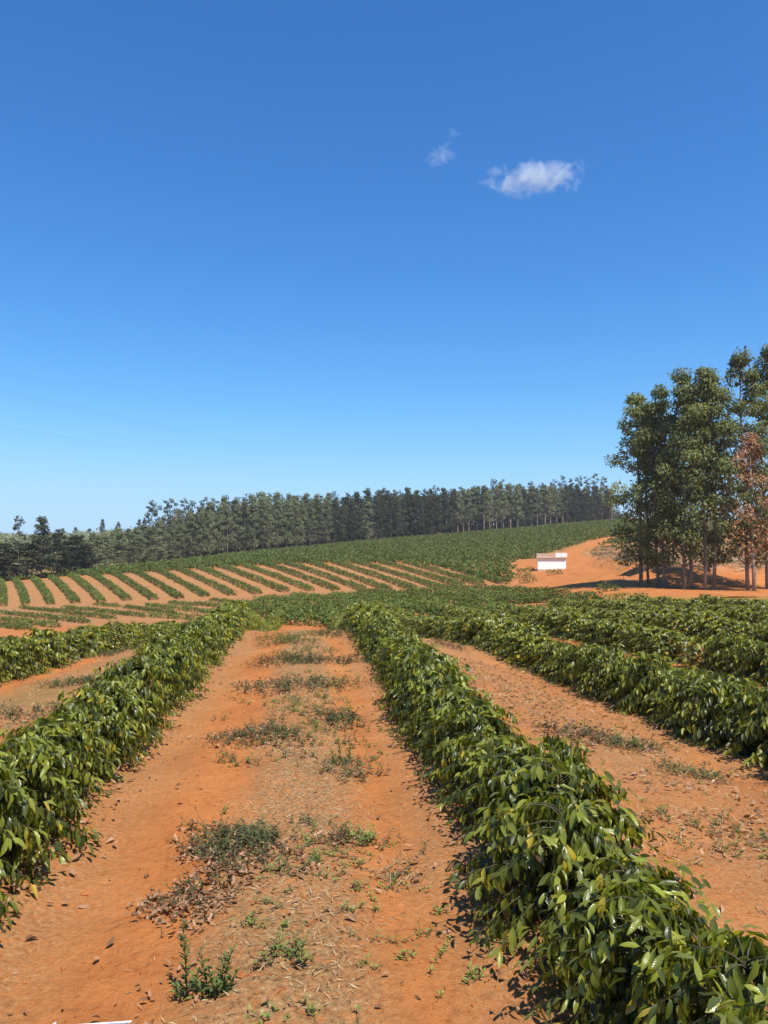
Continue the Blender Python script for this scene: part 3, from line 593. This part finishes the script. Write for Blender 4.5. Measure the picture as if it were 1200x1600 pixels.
spots = []
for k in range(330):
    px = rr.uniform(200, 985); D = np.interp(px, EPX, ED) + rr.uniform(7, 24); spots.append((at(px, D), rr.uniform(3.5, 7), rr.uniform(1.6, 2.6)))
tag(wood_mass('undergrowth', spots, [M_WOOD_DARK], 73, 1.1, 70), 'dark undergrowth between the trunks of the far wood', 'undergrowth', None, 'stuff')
# ------------------------------------------------------------------ white pump house
M_WHITE = plain_mat('whitewash', (.86, .83, .76), (.92, .9, .85), .8, 1.3, .1); M_BEIGE = plain_mat('dusty_sheet', (.46, .31, .22), (.6, .43, .32), .85, 3, .2)
M_SHEETW = plain_mat('white_sheet', (.74, .72, .68), (.84, .82, .78), .7, 3, .1); M_PLINTH = plain_mat('soiled_plinth', (.36, .2, .12), (.6, .47, .36), .9, 2, .2); M_DOOR = plain_mat('grey_door', (.2, .19, .18), (.28, .27, .25), .6, 4, .1)
pb = at(861.5, 130); bz = -.16
hs = link('pump_house', None, None, (pb[0], pb[1], pb[2] - .05), -.28); tag(hs, 'small white pump house with a flat roof beside the dirt road', 'building')
def part(name, mats, parent, boxes, bev=.02):
    g = Geo()
    for c, s, m in boxes: add_box(g, c, s, m, bev)
    return link(name, g.mesh(name, mats), parent)
part('wall', [M_WHITE], hs, [((0, 1.7, 1.0), (4.65, 3.4, 2.0), 0)])
part('plinth', [M_PLINTH], hs, [((0, 1.7, .02), (4.75, 3.5, .3), 0)])
rf = part('roof', [M_BEIGE], hs, [((-.05, 1.7, 2.12), (5.0, 3.95, .2), 0)])
for k in range(3): part('parapet_panel', [M_BEIGE], rf, [((-2.0 + k * 1.02, -.16, 2.5), (1.0, .12, .66 - .04 * k), 0)])
part('water_tank', [M_SHEETW], rf, [((1.55, .7, 2.56), (1.95, 1.9, .7), 0)])
part('door', [M_DOOR], hs, [((2.34, 1.6, .95), (.05, .85, 1.7), 0)])
# shrubs on the bare earth around it
for k, (px, py, ln, lab) in enumerate([(822, 893, 3.2, 'clipped green shrub row left of the white building'), (818, 903, 2.8, 'low green shrub row nearest the hollow by the white building'), (866, 898, 2.4, 'short green shrub row in front of the white building'), (805, 887, .9, 'single round bush on bare earth left of the white building'), (826, 911, 2.2, 'straggling shrub row at the hollow edge below the white building'), (950, 924, 2.2, 'low shrub row on the verge before the tree shadow')]):
    p = hit(px, py, 70, 170); far_row([p - np.array([ln / 2, 0, 0]), p, p + np.array([ln / 2, .2, 0])], lab, 'shrub rows near the white building', .75, 1.0, 80, .26, 600 + k, 'shrub')
# ------------------------------------------------------------------ felled slope: logs and brushwood
M_LOG = plain_mat('dry_log', (.22, .15, .1), (.5, .38, .27), .9, 3, .3, stretch=(1, 1, .3))
for k in range(34):
    px = rr.uniform(965, 1235); D = rr.uniform(88, 150); p = at(px, D); ln = rr.uniform(1.5, 4.2); a = rr.normal(0, .35) + (1.2 if rr.random() < .2 else 0) - YAW; r0 = rr.uniform(.05, .13); g = Geo()
    dv = np.array([math.cos(a), math.sin(a)]); ts = np.linspace(-.5, .5, 5); q = p[None, :2] + dv[None] * (ts * ln)[:, None] + rr.normal(0, .05, (5, 2)); zz = terrain(q[:, 0], q[:, 1]) + r0 * .7 + rr.uniform(0, .15)
    P = np.column_stack([q, zz]) - p; add_tube(g, P, np.linspace(r0, r0 * .6, 5), 6); add_tube(g, [P[2], P[2] + np.array([rr.normal(0, .3), rr.normal(0, .3), .5])], [r0 * .5, r0 * .2], 4)
    tag(link('felled_log', g.mesh('felled_log', [M_LOG]), None, p), 'bleached felled log lying on the cleared slope behind the gum trees', 'log', 'felled logs on the cleared slope')
def brush():
    g = Geo(); n = 9000; px = rr.uniform(895, 1260, n); D = rr.uniform(88, 190, n) ; u = (px - 600) / FPX * D; x = D * SA + u * CA; y = D * CA - u * SA; d, s = seg_dist(x, y, ROAD); k = (s > 0) & (d > 4.5) & (fbm(x, y, 7, 3, 8) > .4); x, y = x[k], y[k]; n = len(x)
    P = np.stack([x, y, terrain(x, y) + rr.uniform(.02, .3, n)], -1); Dv = rr.normal(0, 1, (n, 3)) * np.array([1, .6, .22]); add_blades(g, P, Dv, rr.normal(0, 1, (n, 3)) + np.array([0, -.4, .8]), rr.uniform(.5, 1.9, n), rr.uniform(.06, .2, n), rr.random(n)); return g.mesh('brushwood', [M_STRAW])
def scrub():
    r = np.random.default_rng(95); g = Geo(); n = 9000; px = r.uniform(885, 1010, n); D = r.uniform(100, 215, n); u = (px - 600) / FPX * D; x = D * SA + u * CA; y = D * CA - u * SA; d, s_ = seg_dist(x, y, ROAD)
    k = (s_ > 0) & (d > 4.5) & (D > 158) & (D < 196) & (fbm(x, y, 5, 3, 66) > .46); x, y = x[k], y[k]; n = len(x); P = np.stack([x, y, terrain(x, y) + r.uniform(0, .25, n)], -1)
    add_blades(g, P, r.normal(0, .5, (n, 3)) + np.array([0, 0, .8]), r.normal(0, 1, (n, 3)), r.uniform(.25, .6, n), r.uniform(.08, .2, n), r.random(n) ** 1.5); return g.mesh('scrub', [M_WEED])
tag(link('scrub', scrub()), 'olive scrub growing along the cut bank right of the dirt road', 'scrub', None, 'stuff')
tag(link('brushwood', brush()), 'tangle of dry brushwood strewn over the cleared slope', 'brushwood', None, 'stuff')

# ------------------------------------------------------------------ weeds, litter and dry grass on the lanes
def sprig_set(g, cx, cy, n, hgt, lsz, tl, th, m, r, spread, lean=.5):   # small leafy stems
    for k in range(n):
        a = r.random() * 6.283; b = math.sqrt(r.random()) * spread; x = cx + math.cos(a) * b; y = cy + math.sin(a) * b; z = float(ground_z(np.array(x), np.array(y)))
        tip = np.array([r.normal(0, lean), r.normal(0, lean), 1.0]) * hgt * r.uniform(.5, 1.2); nl = int(r.integers(5, 9)); s = np.linspace(.15, 1, nl)[:, None]; P = np.array([x, y, z]) + tip * s
        add_tube(g, [np.array([x, y, z - .01]), np.array([x, y, z]) + tip * .5, np.array([x, y, z]) + tip], [.0025, .002, .001], 3, m, .3)
        az = np.arange(nl) * 2.4 + a; Dv = np.stack([np.cos(az), np.sin(az), r.uniform(.1, .8, nl)], -1); add_blades(g, P, Dv, np.tile([0, 0, 1.], (nl, 1)) + r.normal(0, .3, (nl, 3)), lsz * r.uniform(.7, 1.3, nl), lsz * .42 * np.ones(nl), r.uniform(tl, th, nl), m)
def dead_leaves(g, x, y, m, r, lo=.05, hi=.11):
    n = len(x); P = np.stack([x, y, ground_z(x, y) + r.uniform(.003, .03, n)], -1); a = r.random(n) * 6.283; Dv = np.stack([np.cos(a), np.sin(a), r.normal(0, .25, n)], -1); L = r.uniform(lo, hi, n)
    add_leaves(g, P, Dv, np.tile([0, 0, 1.], (n, 1)) + r.normal(0, .35, (n, 3)), L, L * .42, r.uniform(-.45, .35, n), r.uniform(.1, .45, n), r.random(n), m)
def straws(g, x, y, m, r, up=.15, lo=.05, hi=.2):
    n = len(x); P = np.stack([x, y, ground_z(x, y) + .004], -1); a = r.random(n) * 6.283; Dv = np.stack([np.cos(a), np.sin(a), np.abs(r.normal(0, up, n)) + .03], -1); L = r.uniform(lo, hi, n)
    add_blades(g, P, Dv, np.tile([0, 0, 1.], (n, 1)) + r.normal(0, .5, (n, 3)), L, r.uniform(.003, .007, n), r.random(n), m)
MW = [M_WEED, M_DEAD, M_STRAW]
PATCH = [  # px, py, half width, half depth (m), weeds, dead leaves, straws, green lo, hi, label
 (372, 1322, .44, .5, 300, 380, 160, .0, .6, 'largest dark weed patch full of dead leaves on the near lane'),
 (300, 1412, .3, .3, 34, 260, 60, .0, .6, 'weed patch with brown curled leaves below the largest patch'),
 (402, 1152, .5, .45, 200, 230, 160, .0, .55, 'dark weed patch left of the lane centre, below the sharp ridge'),
 (530, 1128, .28, .45, 60, 60, 160, .1, .6, 'upright weed patch right of the lane centre, among pale grass'),
 (545, 1208, .3, .4, 50, 60, 190, .2, .65, 'dry grass and weeds clump near the right wheel track'),
 (432, 1075, .6, .5, 100, 160, 170, .0, .5, 'brownish weed patch crossing the lane halfway up'),
 (515, 1072, .5, .5, 60, 60, 120, .2, .6, 'sparse weed patch right of the brownish one halfway up the lane'),
 (470, 1033, 1.0, .6, 170, 160, 180, .0, .5, 'wide dark weed band across the upper lane'),
 (445, 1002, .7, 1.0, 150, 150, 140, .3, .85, 'green weed patch near the crest of the lane'),
 (515, 992, .6, .8, 90, 60, 260, .1, .5, 'pale dry weed patch at the crest of the lane, beside the right hedge'),
 (620, 1375, .2, .2, 6, 20, 120, .3, .6, 'pale dry grass tuft near the right hedge shadow'),
 (565, 1315, .13, .12, 28, 10, 30, .7, 1.0, 'bright green weed tuft right of the largest patch'),
 (525, 1315, .15, .15, 18, 30, 40, .1, .4, 'small brown weed tuft beside the bright green one'),
 (445, 1500, .12, .1, 22, 6, 10, .6, .95, 'small bright green weed mat in the lower middle of the lane'),
 (165, 1025, .8, 1.2, 150, 120, 260, .0, .6, 'dry grass and weed patch in the lane left of the left hedge'),
 (140, 1068, .9, .6, 150, 90, 160, .1, .65, 'dark green weed strip in the left lane'),
 (60, 1120, .8, .5, 80, 120, 160, .0, .5, 'brown weedy patch at the left edge of the left lane'),
 (915, 1150, .45, .5, 50, 260, 190, .0, .4, 'heap of dry brown stalks in the right lane'),
 (1085, 1212, .5, .35, 90, 60, 110, .2, .7, 'green weed patch in the right lane near the second hedge'),
 (1000, 1170, .4, .3, 40, 60, 90, .2, .8, 'small weed patch between the dry heap and the second hedge'),
 (700, 1010, .6, 1.0, 60, 200, 160, .0, .4, 'brown litter patch at the upper end of the right lane'),
 (1100, 1300, .7, .5, 40, 160, 190, .3, .9, 'thin litter and weeds in the near right lane')]
for k, (px, py, rx, ry, nw, ndl, nst, tl, th, lab) in enumerate(PATCH):
    r = np.random.default_rng(800 + k); p = hit(px, py, 2, 40, ground_z); g = Geo()
    def pts(n, f=1.0):
        a = r.random(n) * 6.283; b = r.random(n) ** .6 * (.55 + .9 * vnoise(np.cos(a) * 1.5 + k * 9, np.sin(a) * 1.5, 3)) * f; return p[0] + np.cos(a) * b * rx, p[1] + np.sin(a) * b * ry
    far = math.hypot(p[0], p[1]) > 9
    wx, wy = pts(nw)
    for x, y in zip(wx, wy): sprig_set(g, x, y, 1, .085 if not far else .11, .034 if not far else .055, tl, th, 0, r, .03, .8)
    dead_leaves(g, *pts(int(ndl * 1.4), 1.2), 1, r, .03, .07); straws(g, *pts(nst, 1.3), 2, r, .5)
    o0 = p.copy(); g.V = [v - o0 for v in g.V]
    tag(link('weed_patch', g.mesh('weed_patch', MW), None, o0), lab, 'weeds', 'weed patches on the lanes', 'stuff')
# two upright weeds close to the camera
def upright_weed(px, py, stems, label, seed):
    r = np.random.default_rng(seed); p = hit(px, py, 2, 20, ground_z); e = link('upright_weed', None, None, p); tag(e, label, 'weed', 'upright weeds on the near lane')
    for (dx, dy, h, lx, ly) in stems:
        g = Geo(); b = np.array([dx, dy, 0]); q = np.array([[dx, dy, -.01], [dx + lx * .4, dy + ly * .4, h * .5], [dx + lx, dy + ly, h]]); add_tube(g, q, [.004, .003, .0015], 5, 0, .4)
        nl = int(h * 150); s = np.linspace(.08, 1, nl); P = np.stack([np.interp(s, [0, .5, 1], q[:, c]) for c in range(3)], -1); az = np.arange(nl) * 2.4; Dv = np.stack([np.cos(az), np.sin(az), .75 + .3 * s], -1); L = (.058 - .028 * s) * r.uniform(.8, 1.2, nl)
        add_leaves(g, P, Dv, np.tile([0, 0, 1.], (nl, 1)) + r.normal(0, .2, (nl, 3)), L, L * .3, r.uniform(.0, .3, nl), .15 * np.ones(nl), r.uniform(.4, .8, nl)); link('stem', g.mesh('stem', [M_WEED], True), e)
upright_weed(292, 1562, [(0, 0, .33, -.03, .05), (.03, .05, .1, .01, 0), (-.02, -.02, .08, -.03, 0)], 'tall spindly green weed at the front of the lane', 1)
upright_weed(335, 1556, [(0, 0, .13, -.03, 0), (.03, 0, .2, .05, .02), (-.03, .02, .17, -.05, .04), (.01, -.03, .1, .02, -.05), (.05, .01, .11, .06, 0), (-.04, -.02, .1, -.06, -.02), (.02, .04, .14, .02, .05)], 'bushy green weed right beside the tall spindly one', 2)
upright_weed(532, 1195, [(0, 0, .26, -.02, 0), (.08, .05, .22, .03, 0), (-.06, 0, .16, -.03, 0)], 'upright green weed in the middle of the lane', 3)
# scattered litter, too much to count
def litter():
    r = np.random.default_rng(91); g = Geo()
    for x0, n, y1, sd in ((-2.2, 3400, 16, .3), (1.6, 2800, 14, .28), (5.4, 1200, 20, .42), (-5.9, 700, 22, .42)):
        y = 1.5 + (y1 - 1.5) * r.random(n) ** 1.4; x = x0 + r.normal(0, sd, n); dead_leaves(g, x, y, 1, r, .04, .09)
    n = 2600; y = 1.8 + 18 * r.random(n) ** 1.5; x = -.15 + r.normal(0, .5, n); k = fbm(x, y, 1.3, 3, 61) > .6; dead_leaves(g, x[k], y[k], 1, r, .02, .05)
    n = 2400; y = 3 + 15 * r.random(n); x = 3.5 + r.normal(0, .8, n); k = fbm(x, y, 1.6, 3, 62) > .45; dead_leaves(g, x[k], y[k], 1, r, .04, .09)
    n = 70; y = 1.8 + 8 * r.random(n); x = r.uniform(-1.6, 1.1, n); dead_leaves(g, x, y, 1, r, .03, .08)
    return g.mesh('leaf_litter', MW)
tag(link('leaf_litter', litter()), 'brown fallen coffee leaves scattered along the hedges and lanes', 'leaf litter', None, 'stuff')
def sparse_grass():
    r = np.random.default_rng(92); g = Geo()
    n = 14000; y = 1.8 + 20 * r.random(n) ** 1.1; x = .0 + r.normal(0, .34, n); k = fbm(x, y, .9, 3, 63) > .53; straws(g, x[k], y[k], 2, r, .3, .025, .08)
    n = 3000; y = 3 + 18 * r.random(n); x = 3.5 + r.normal(0, .8, n); straws(g, x, y, 2, r, .15, .05, .16)
    n = 2000; y = 8 + 18 * r.random(n); x = -4.1 + r.normal(0, .7, n); straws(g, x, y, 2, r, .3, .06, .2)
    n = 700; px = r.uniform(900, 1010, n); D = r.uniform(84, 135, n); u = (px - 600) / FPX * D; P = np.stack([D * SA + u * CA, D * CA - u * SA], -1); dd, ss_ = seg_dist(P[:, 0], P[:, 1], ROAD); P = P[(ss_ > 0) & (dd > 2.6)]; n = len(P) * 6; P = np.repeat(P, 6, 0) + r.normal(0, .25, (n, 2)); add_blades(g, np.column_stack([P, terrain(P[:, 0], P[:, 1])]), r.normal(0, .5, (n, 3)) + np.array([0, 0, .8]), r.normal(0, 1, (n, 3)), r.uniform(.2, .5, n), r.uniform(.05, .14, n), r.random(n), 2)
    n = 650; y = 1.9 + 20 * r.random(n) ** 1.0; x = .05 + r.normal(0, .45, n); k = fbm(x, y, 1.2, 3, 65) > .45; x, y = x[k], y[k]; n = len(x)
    for q in range(n): sprig_set(g, x[q], y[q], int(r.integers(1, 5)), .04, .028, .5, 1.0, 0, r, .04, 1.4)
    n = 420; y = 5 + 16 * r.random(n); x = -.1 + r.normal(0, .42, n); k = fbm(x, y, 1.4, 3, 67) > .47; x, y = x[k], y[k]
    for q in range(len(x)): sprig_set(g, x[q], y[q], int(r.integers(1, 4)), .07, .04, .0, .75, 0, r, .09, 1.0)
    n = 160; y = 3.5 + 12 * r.random(n); x = 3.5 + r.normal(0, .7, n)
    for q in range(n): sprig_set(g, x[q], y[q], int(r.integers(1, 4)), .03, .028, .4, 1.0, 0, r, .05, 1.2)
    return g.mesh('sparse_grass', MW)
tag(link('sparse_grass', sparse_grass()), 'thin green sprigs and straw growing over the bare lanes', 'grass', None, 'stuff')
def clods():
    r = np.random.default_rng(94); g = Geo(); n = 5200; y = 1.7 + 12 * r.random(n) ** 1.5; x = r.uniform(-2.2, 4.6, n); s_ = r.uniform(.003, .012, n) * (1 + (r.random(n) > .97) * 1.2)
    O = np.array([[1, 0, 0], [-1, 0, 0], [0, 1, 0], [0, -1, 0], [0, 0, 1], [0, 0, -1.]]); V = np.stack([x, y, ground_z(x, y) + s_ * .2], -1)[:, None] + O[None] * s_[:, None, None] * r.uniform(.6, 1.4, (n, 6, 1))
    T = np.array([[0, 2, 4], [2, 1, 4], [1, 3, 4], [3, 0, 4], [2, 0, 5], [1, 2, 5], [3, 1, 5], [0, 3, 5]]); g.add(V.reshape(-1, 3), (T[None] + (np.arange(n) * 6)[:, None, None]).reshape(-1, 3)); return g.mesh('soil_clods', [M_ROAD])
tag(link('soil_clods', clods()), 'loose crumbs of red soil on the near lanes', 'soil', None, 'stuff')
def verge():
    r = np.random.default_rng(93); g = Geo(); n = 5200; px = r.uniform(690, 1010, n); D = r.uniform(48, 68, n); u = (px - 600) / FPX * D; x = D * SA + u * CA; y = D * CA - u * SA; k = fbm(x, y, 4, 3, 64) > .47; x, y = x[k], y[k]; n = len(x)
    P = np.stack([x, y, terrain(x, y)], -1); add_blades(g, P, r.normal(0, .4, (n, 3)) + np.array([0, 0, 1.]), r.normal(0, 1, (n, 3)), r.uniform(.12, .38, n), r.uniform(.05, .11, n), np.clip(r.normal(.7, .2, n), 0, 1)); return g.mesh('grass', [M_WEED])
tag(link('grass', verge()), 'yellow-green grass on the verge before the dirt road', 'grass', None, 'stuff')

# ------------------------------------------------------------------ overhead wires
M_WIRE = plain_mat('wire', (.2, .2, .21), (.26, .26, .27), .5, 3, 0)
for k, (pa, pb_, r_, lab) in enumerate([((-60, 600, 150), (470, 708, 420), .018, 'upper pair overhead wire, lower strand, in the left sky'), ((-60, 594, 150), (470, 704, 420), .014, 'upper pair overhead wire, upper strand, in the left sky'), ((-60, 655, 150), (420, 726, 420), .015, 'lowest single overhead wire in the left sky')]):
    A = pix_dir(pa[0], pa[1]) * pa[2] + np.array([0, 0, CAMZ]); B = pix_dir(pb_[0], pb_[1]) * pb_[2] + np.array([0, 0, CAMZ]); s = np.linspace(0, 1, 24)[:, None]; P = A + (B - A) * s - np.array([0, 0, 1.]) * (4 * s * (1 - s)) * 1.2
    g = Geo(); add_tube(g, P - A, r_, 5); tag(link('overhead_wire', g.mesh('overhead_wire', [M_WIRE]), None, A), lab, 'wire', 'overhead wires')

# ------------------------------------------------------------------ clouds
def cloud(name, px, py, w, h, dens, scale, thr, label, seed, tilt=0.0):
    D = 3000.0; c = pix_dir(px, py) * D + np.array([0, 0, CAMZ]); W = w / FPX * D / 2; Hh = h / FPX * D / 2
    m, nt, out = new_mat(name + '_vapour'); L = nt.links.new
    tc = nd(nt, 'ShaderNodeTexCoord'); ln = nd(nt, 'ShaderNodeVectorMath', operation='LENGTH'); L(tc.outputs['Object'], ln.inputs[0])
    fall = nd(nt, 'ShaderNodeMapRange'); fall.inputs['From Min'].default_value = 1.0; fall.inputs['From Max'].default_value = .1; L(ln.outputs['Value'], fall.inputs['Value'])
    mp = nd(nt, 'ShaderNodeMapping'); mp.inputs['Scale'].default_value = (W / Hh, .16 * W / Hh, 1.0); mp.inputs['Location'].default_value = (seed * 3.7, seed * 1.3, 0); L(tc.outputs['Object'], mp.inputs[0])
    n = nd(nt, 'ShaderNodeTexNoise', Scale=scale, Detail=6, Roughness=.62); n.inputs['Distortion'].default_value = .5; L(mp.outputs[0], n.inputs['Vector'])
    a = nd(nt, 'ShaderNodeMath', operation='ADD'); L(n.outputs[0], a.inputs[0]); fm = nd(nt, 'ShaderNodeMath', operation='MULTIPLY'); L(fall.outputs[0], fm.inputs[0]); fm.inputs[1].default_value = .45; L(fm.outputs[0], a.inputs[1])
    mr = nd(nt, 'ShaderNodeMapRange'); mr.inputs['From Min'].default_value = thr; mr.inputs['From Max'].default_value = thr + .3; mr.inputs['To Max'].default_value = dens; L(a.outputs[0], mr.inputs['Value'])
    edge = nd(nt, 'ShaderNodeMapRange'); edge.inputs['From Min'].default_value = 1.0; edge.inputs['From Max'].default_value = .75; L(ln.outputs['Value'], edge.inputs['Value'])
    mu = nd(nt, 'ShaderNodeMath', operation='MULTIPLY'); L(mr.outputs[0], mu.inputs[0]); L(edge.outputs[0], mu.inputs[1])
    v = nd(nt, 'ShaderNodeVolumePrincipled'); v.inputs['Color'].default_value = (.97, .97, .98, 1); v.inputs['Anisotropy'].default_value = .1; L(mu.outputs[0], v.inputs['Density']); L(v.outputs[0], out.inputs['Volume'])
    import bmesh
    bm = bmesh.new(); bmesh.ops.create_icosphere(bm, subdivisions=3, radius=1.0); me = bpy.data.meshes.new(name); bm.to_mesh(me); bm.free(); me.materials.append(m)
    o = link(name, me, None, c, 0, (W, W * .16, Hh)); o.rotation_euler = (0, tilt, -YAW); return tag(o, label, 'cloud', 'small clouds in the blue sky')
cloud('cloud', 842, 277, 262, 84, .02, 1.9, .67, 'largest white wispy cloud in the upper right sky', 1, -.08)
cloud('cloud', 694, 243, 86, 60, .014, 1.7, .69, 'thin pale cloud left of the largest one', 4, -.25)
cloud('cloud', 711, 211, 32, 40, .02, 1.4, .67, 'tiny puff of cloud above the thin pale one', 7)

# ------------------------------------------------------------------ dry air between here and the far wood
m, nt, out = new_mat('dry_air'); v_ = nd(nt, 'ShaderNodeVolumePrincipled'); v_.inputs['Color'].default_value = (.82, .9, 1, 1); v_.inputs['Density'].default_value = .00018; v_.inputs['Anisotropy'].default_value = .2
nt.links.new(v_.outputs[0], out.inputs['Volume'])
g = Geo(); add_box(g, (0, 1600, 22), (4800, 3700, 90)); tag(link('haze', g.mesh('haze', [m])), 'thin dry haze in the air over the fields', 'haze', None, 'stuff')
# ------------------------------------------------------------------ white vehicle mirror at the very bottom of the view
M_PAINT = plain_mat('white_paint', (.78, .78, .77), (.82, .82, .81), .35, 30, .02, .5)
c_ = pix_dir(112, 1596.5) * 1.05 + np.array([0, 0, CAMZ - .0295]); vm = link('vehicle_mirror', None, None, c_, -YAW); tag(vm, 'white edge of a vehicle mirror at the bottom left of the photo', 'mirror')
hm = part('housing', [M_PAINT], vm, [((0, .03, -.055), (.15, .07, .11), 0)], .02); md = hm.modifiers.new('round', 'BEVEL'); md.width = .009; md.segments = 3; md.limit_method = 'NONE'
g = Geo(); add_tube(g, [(0, .03, -.1), (0, .0, -.3), (-.02, -.25, -.55), (-.02, -.7, -.62)], .014, 8); link('arm', g.mesh('arm', [M_DOOR], True), vm)
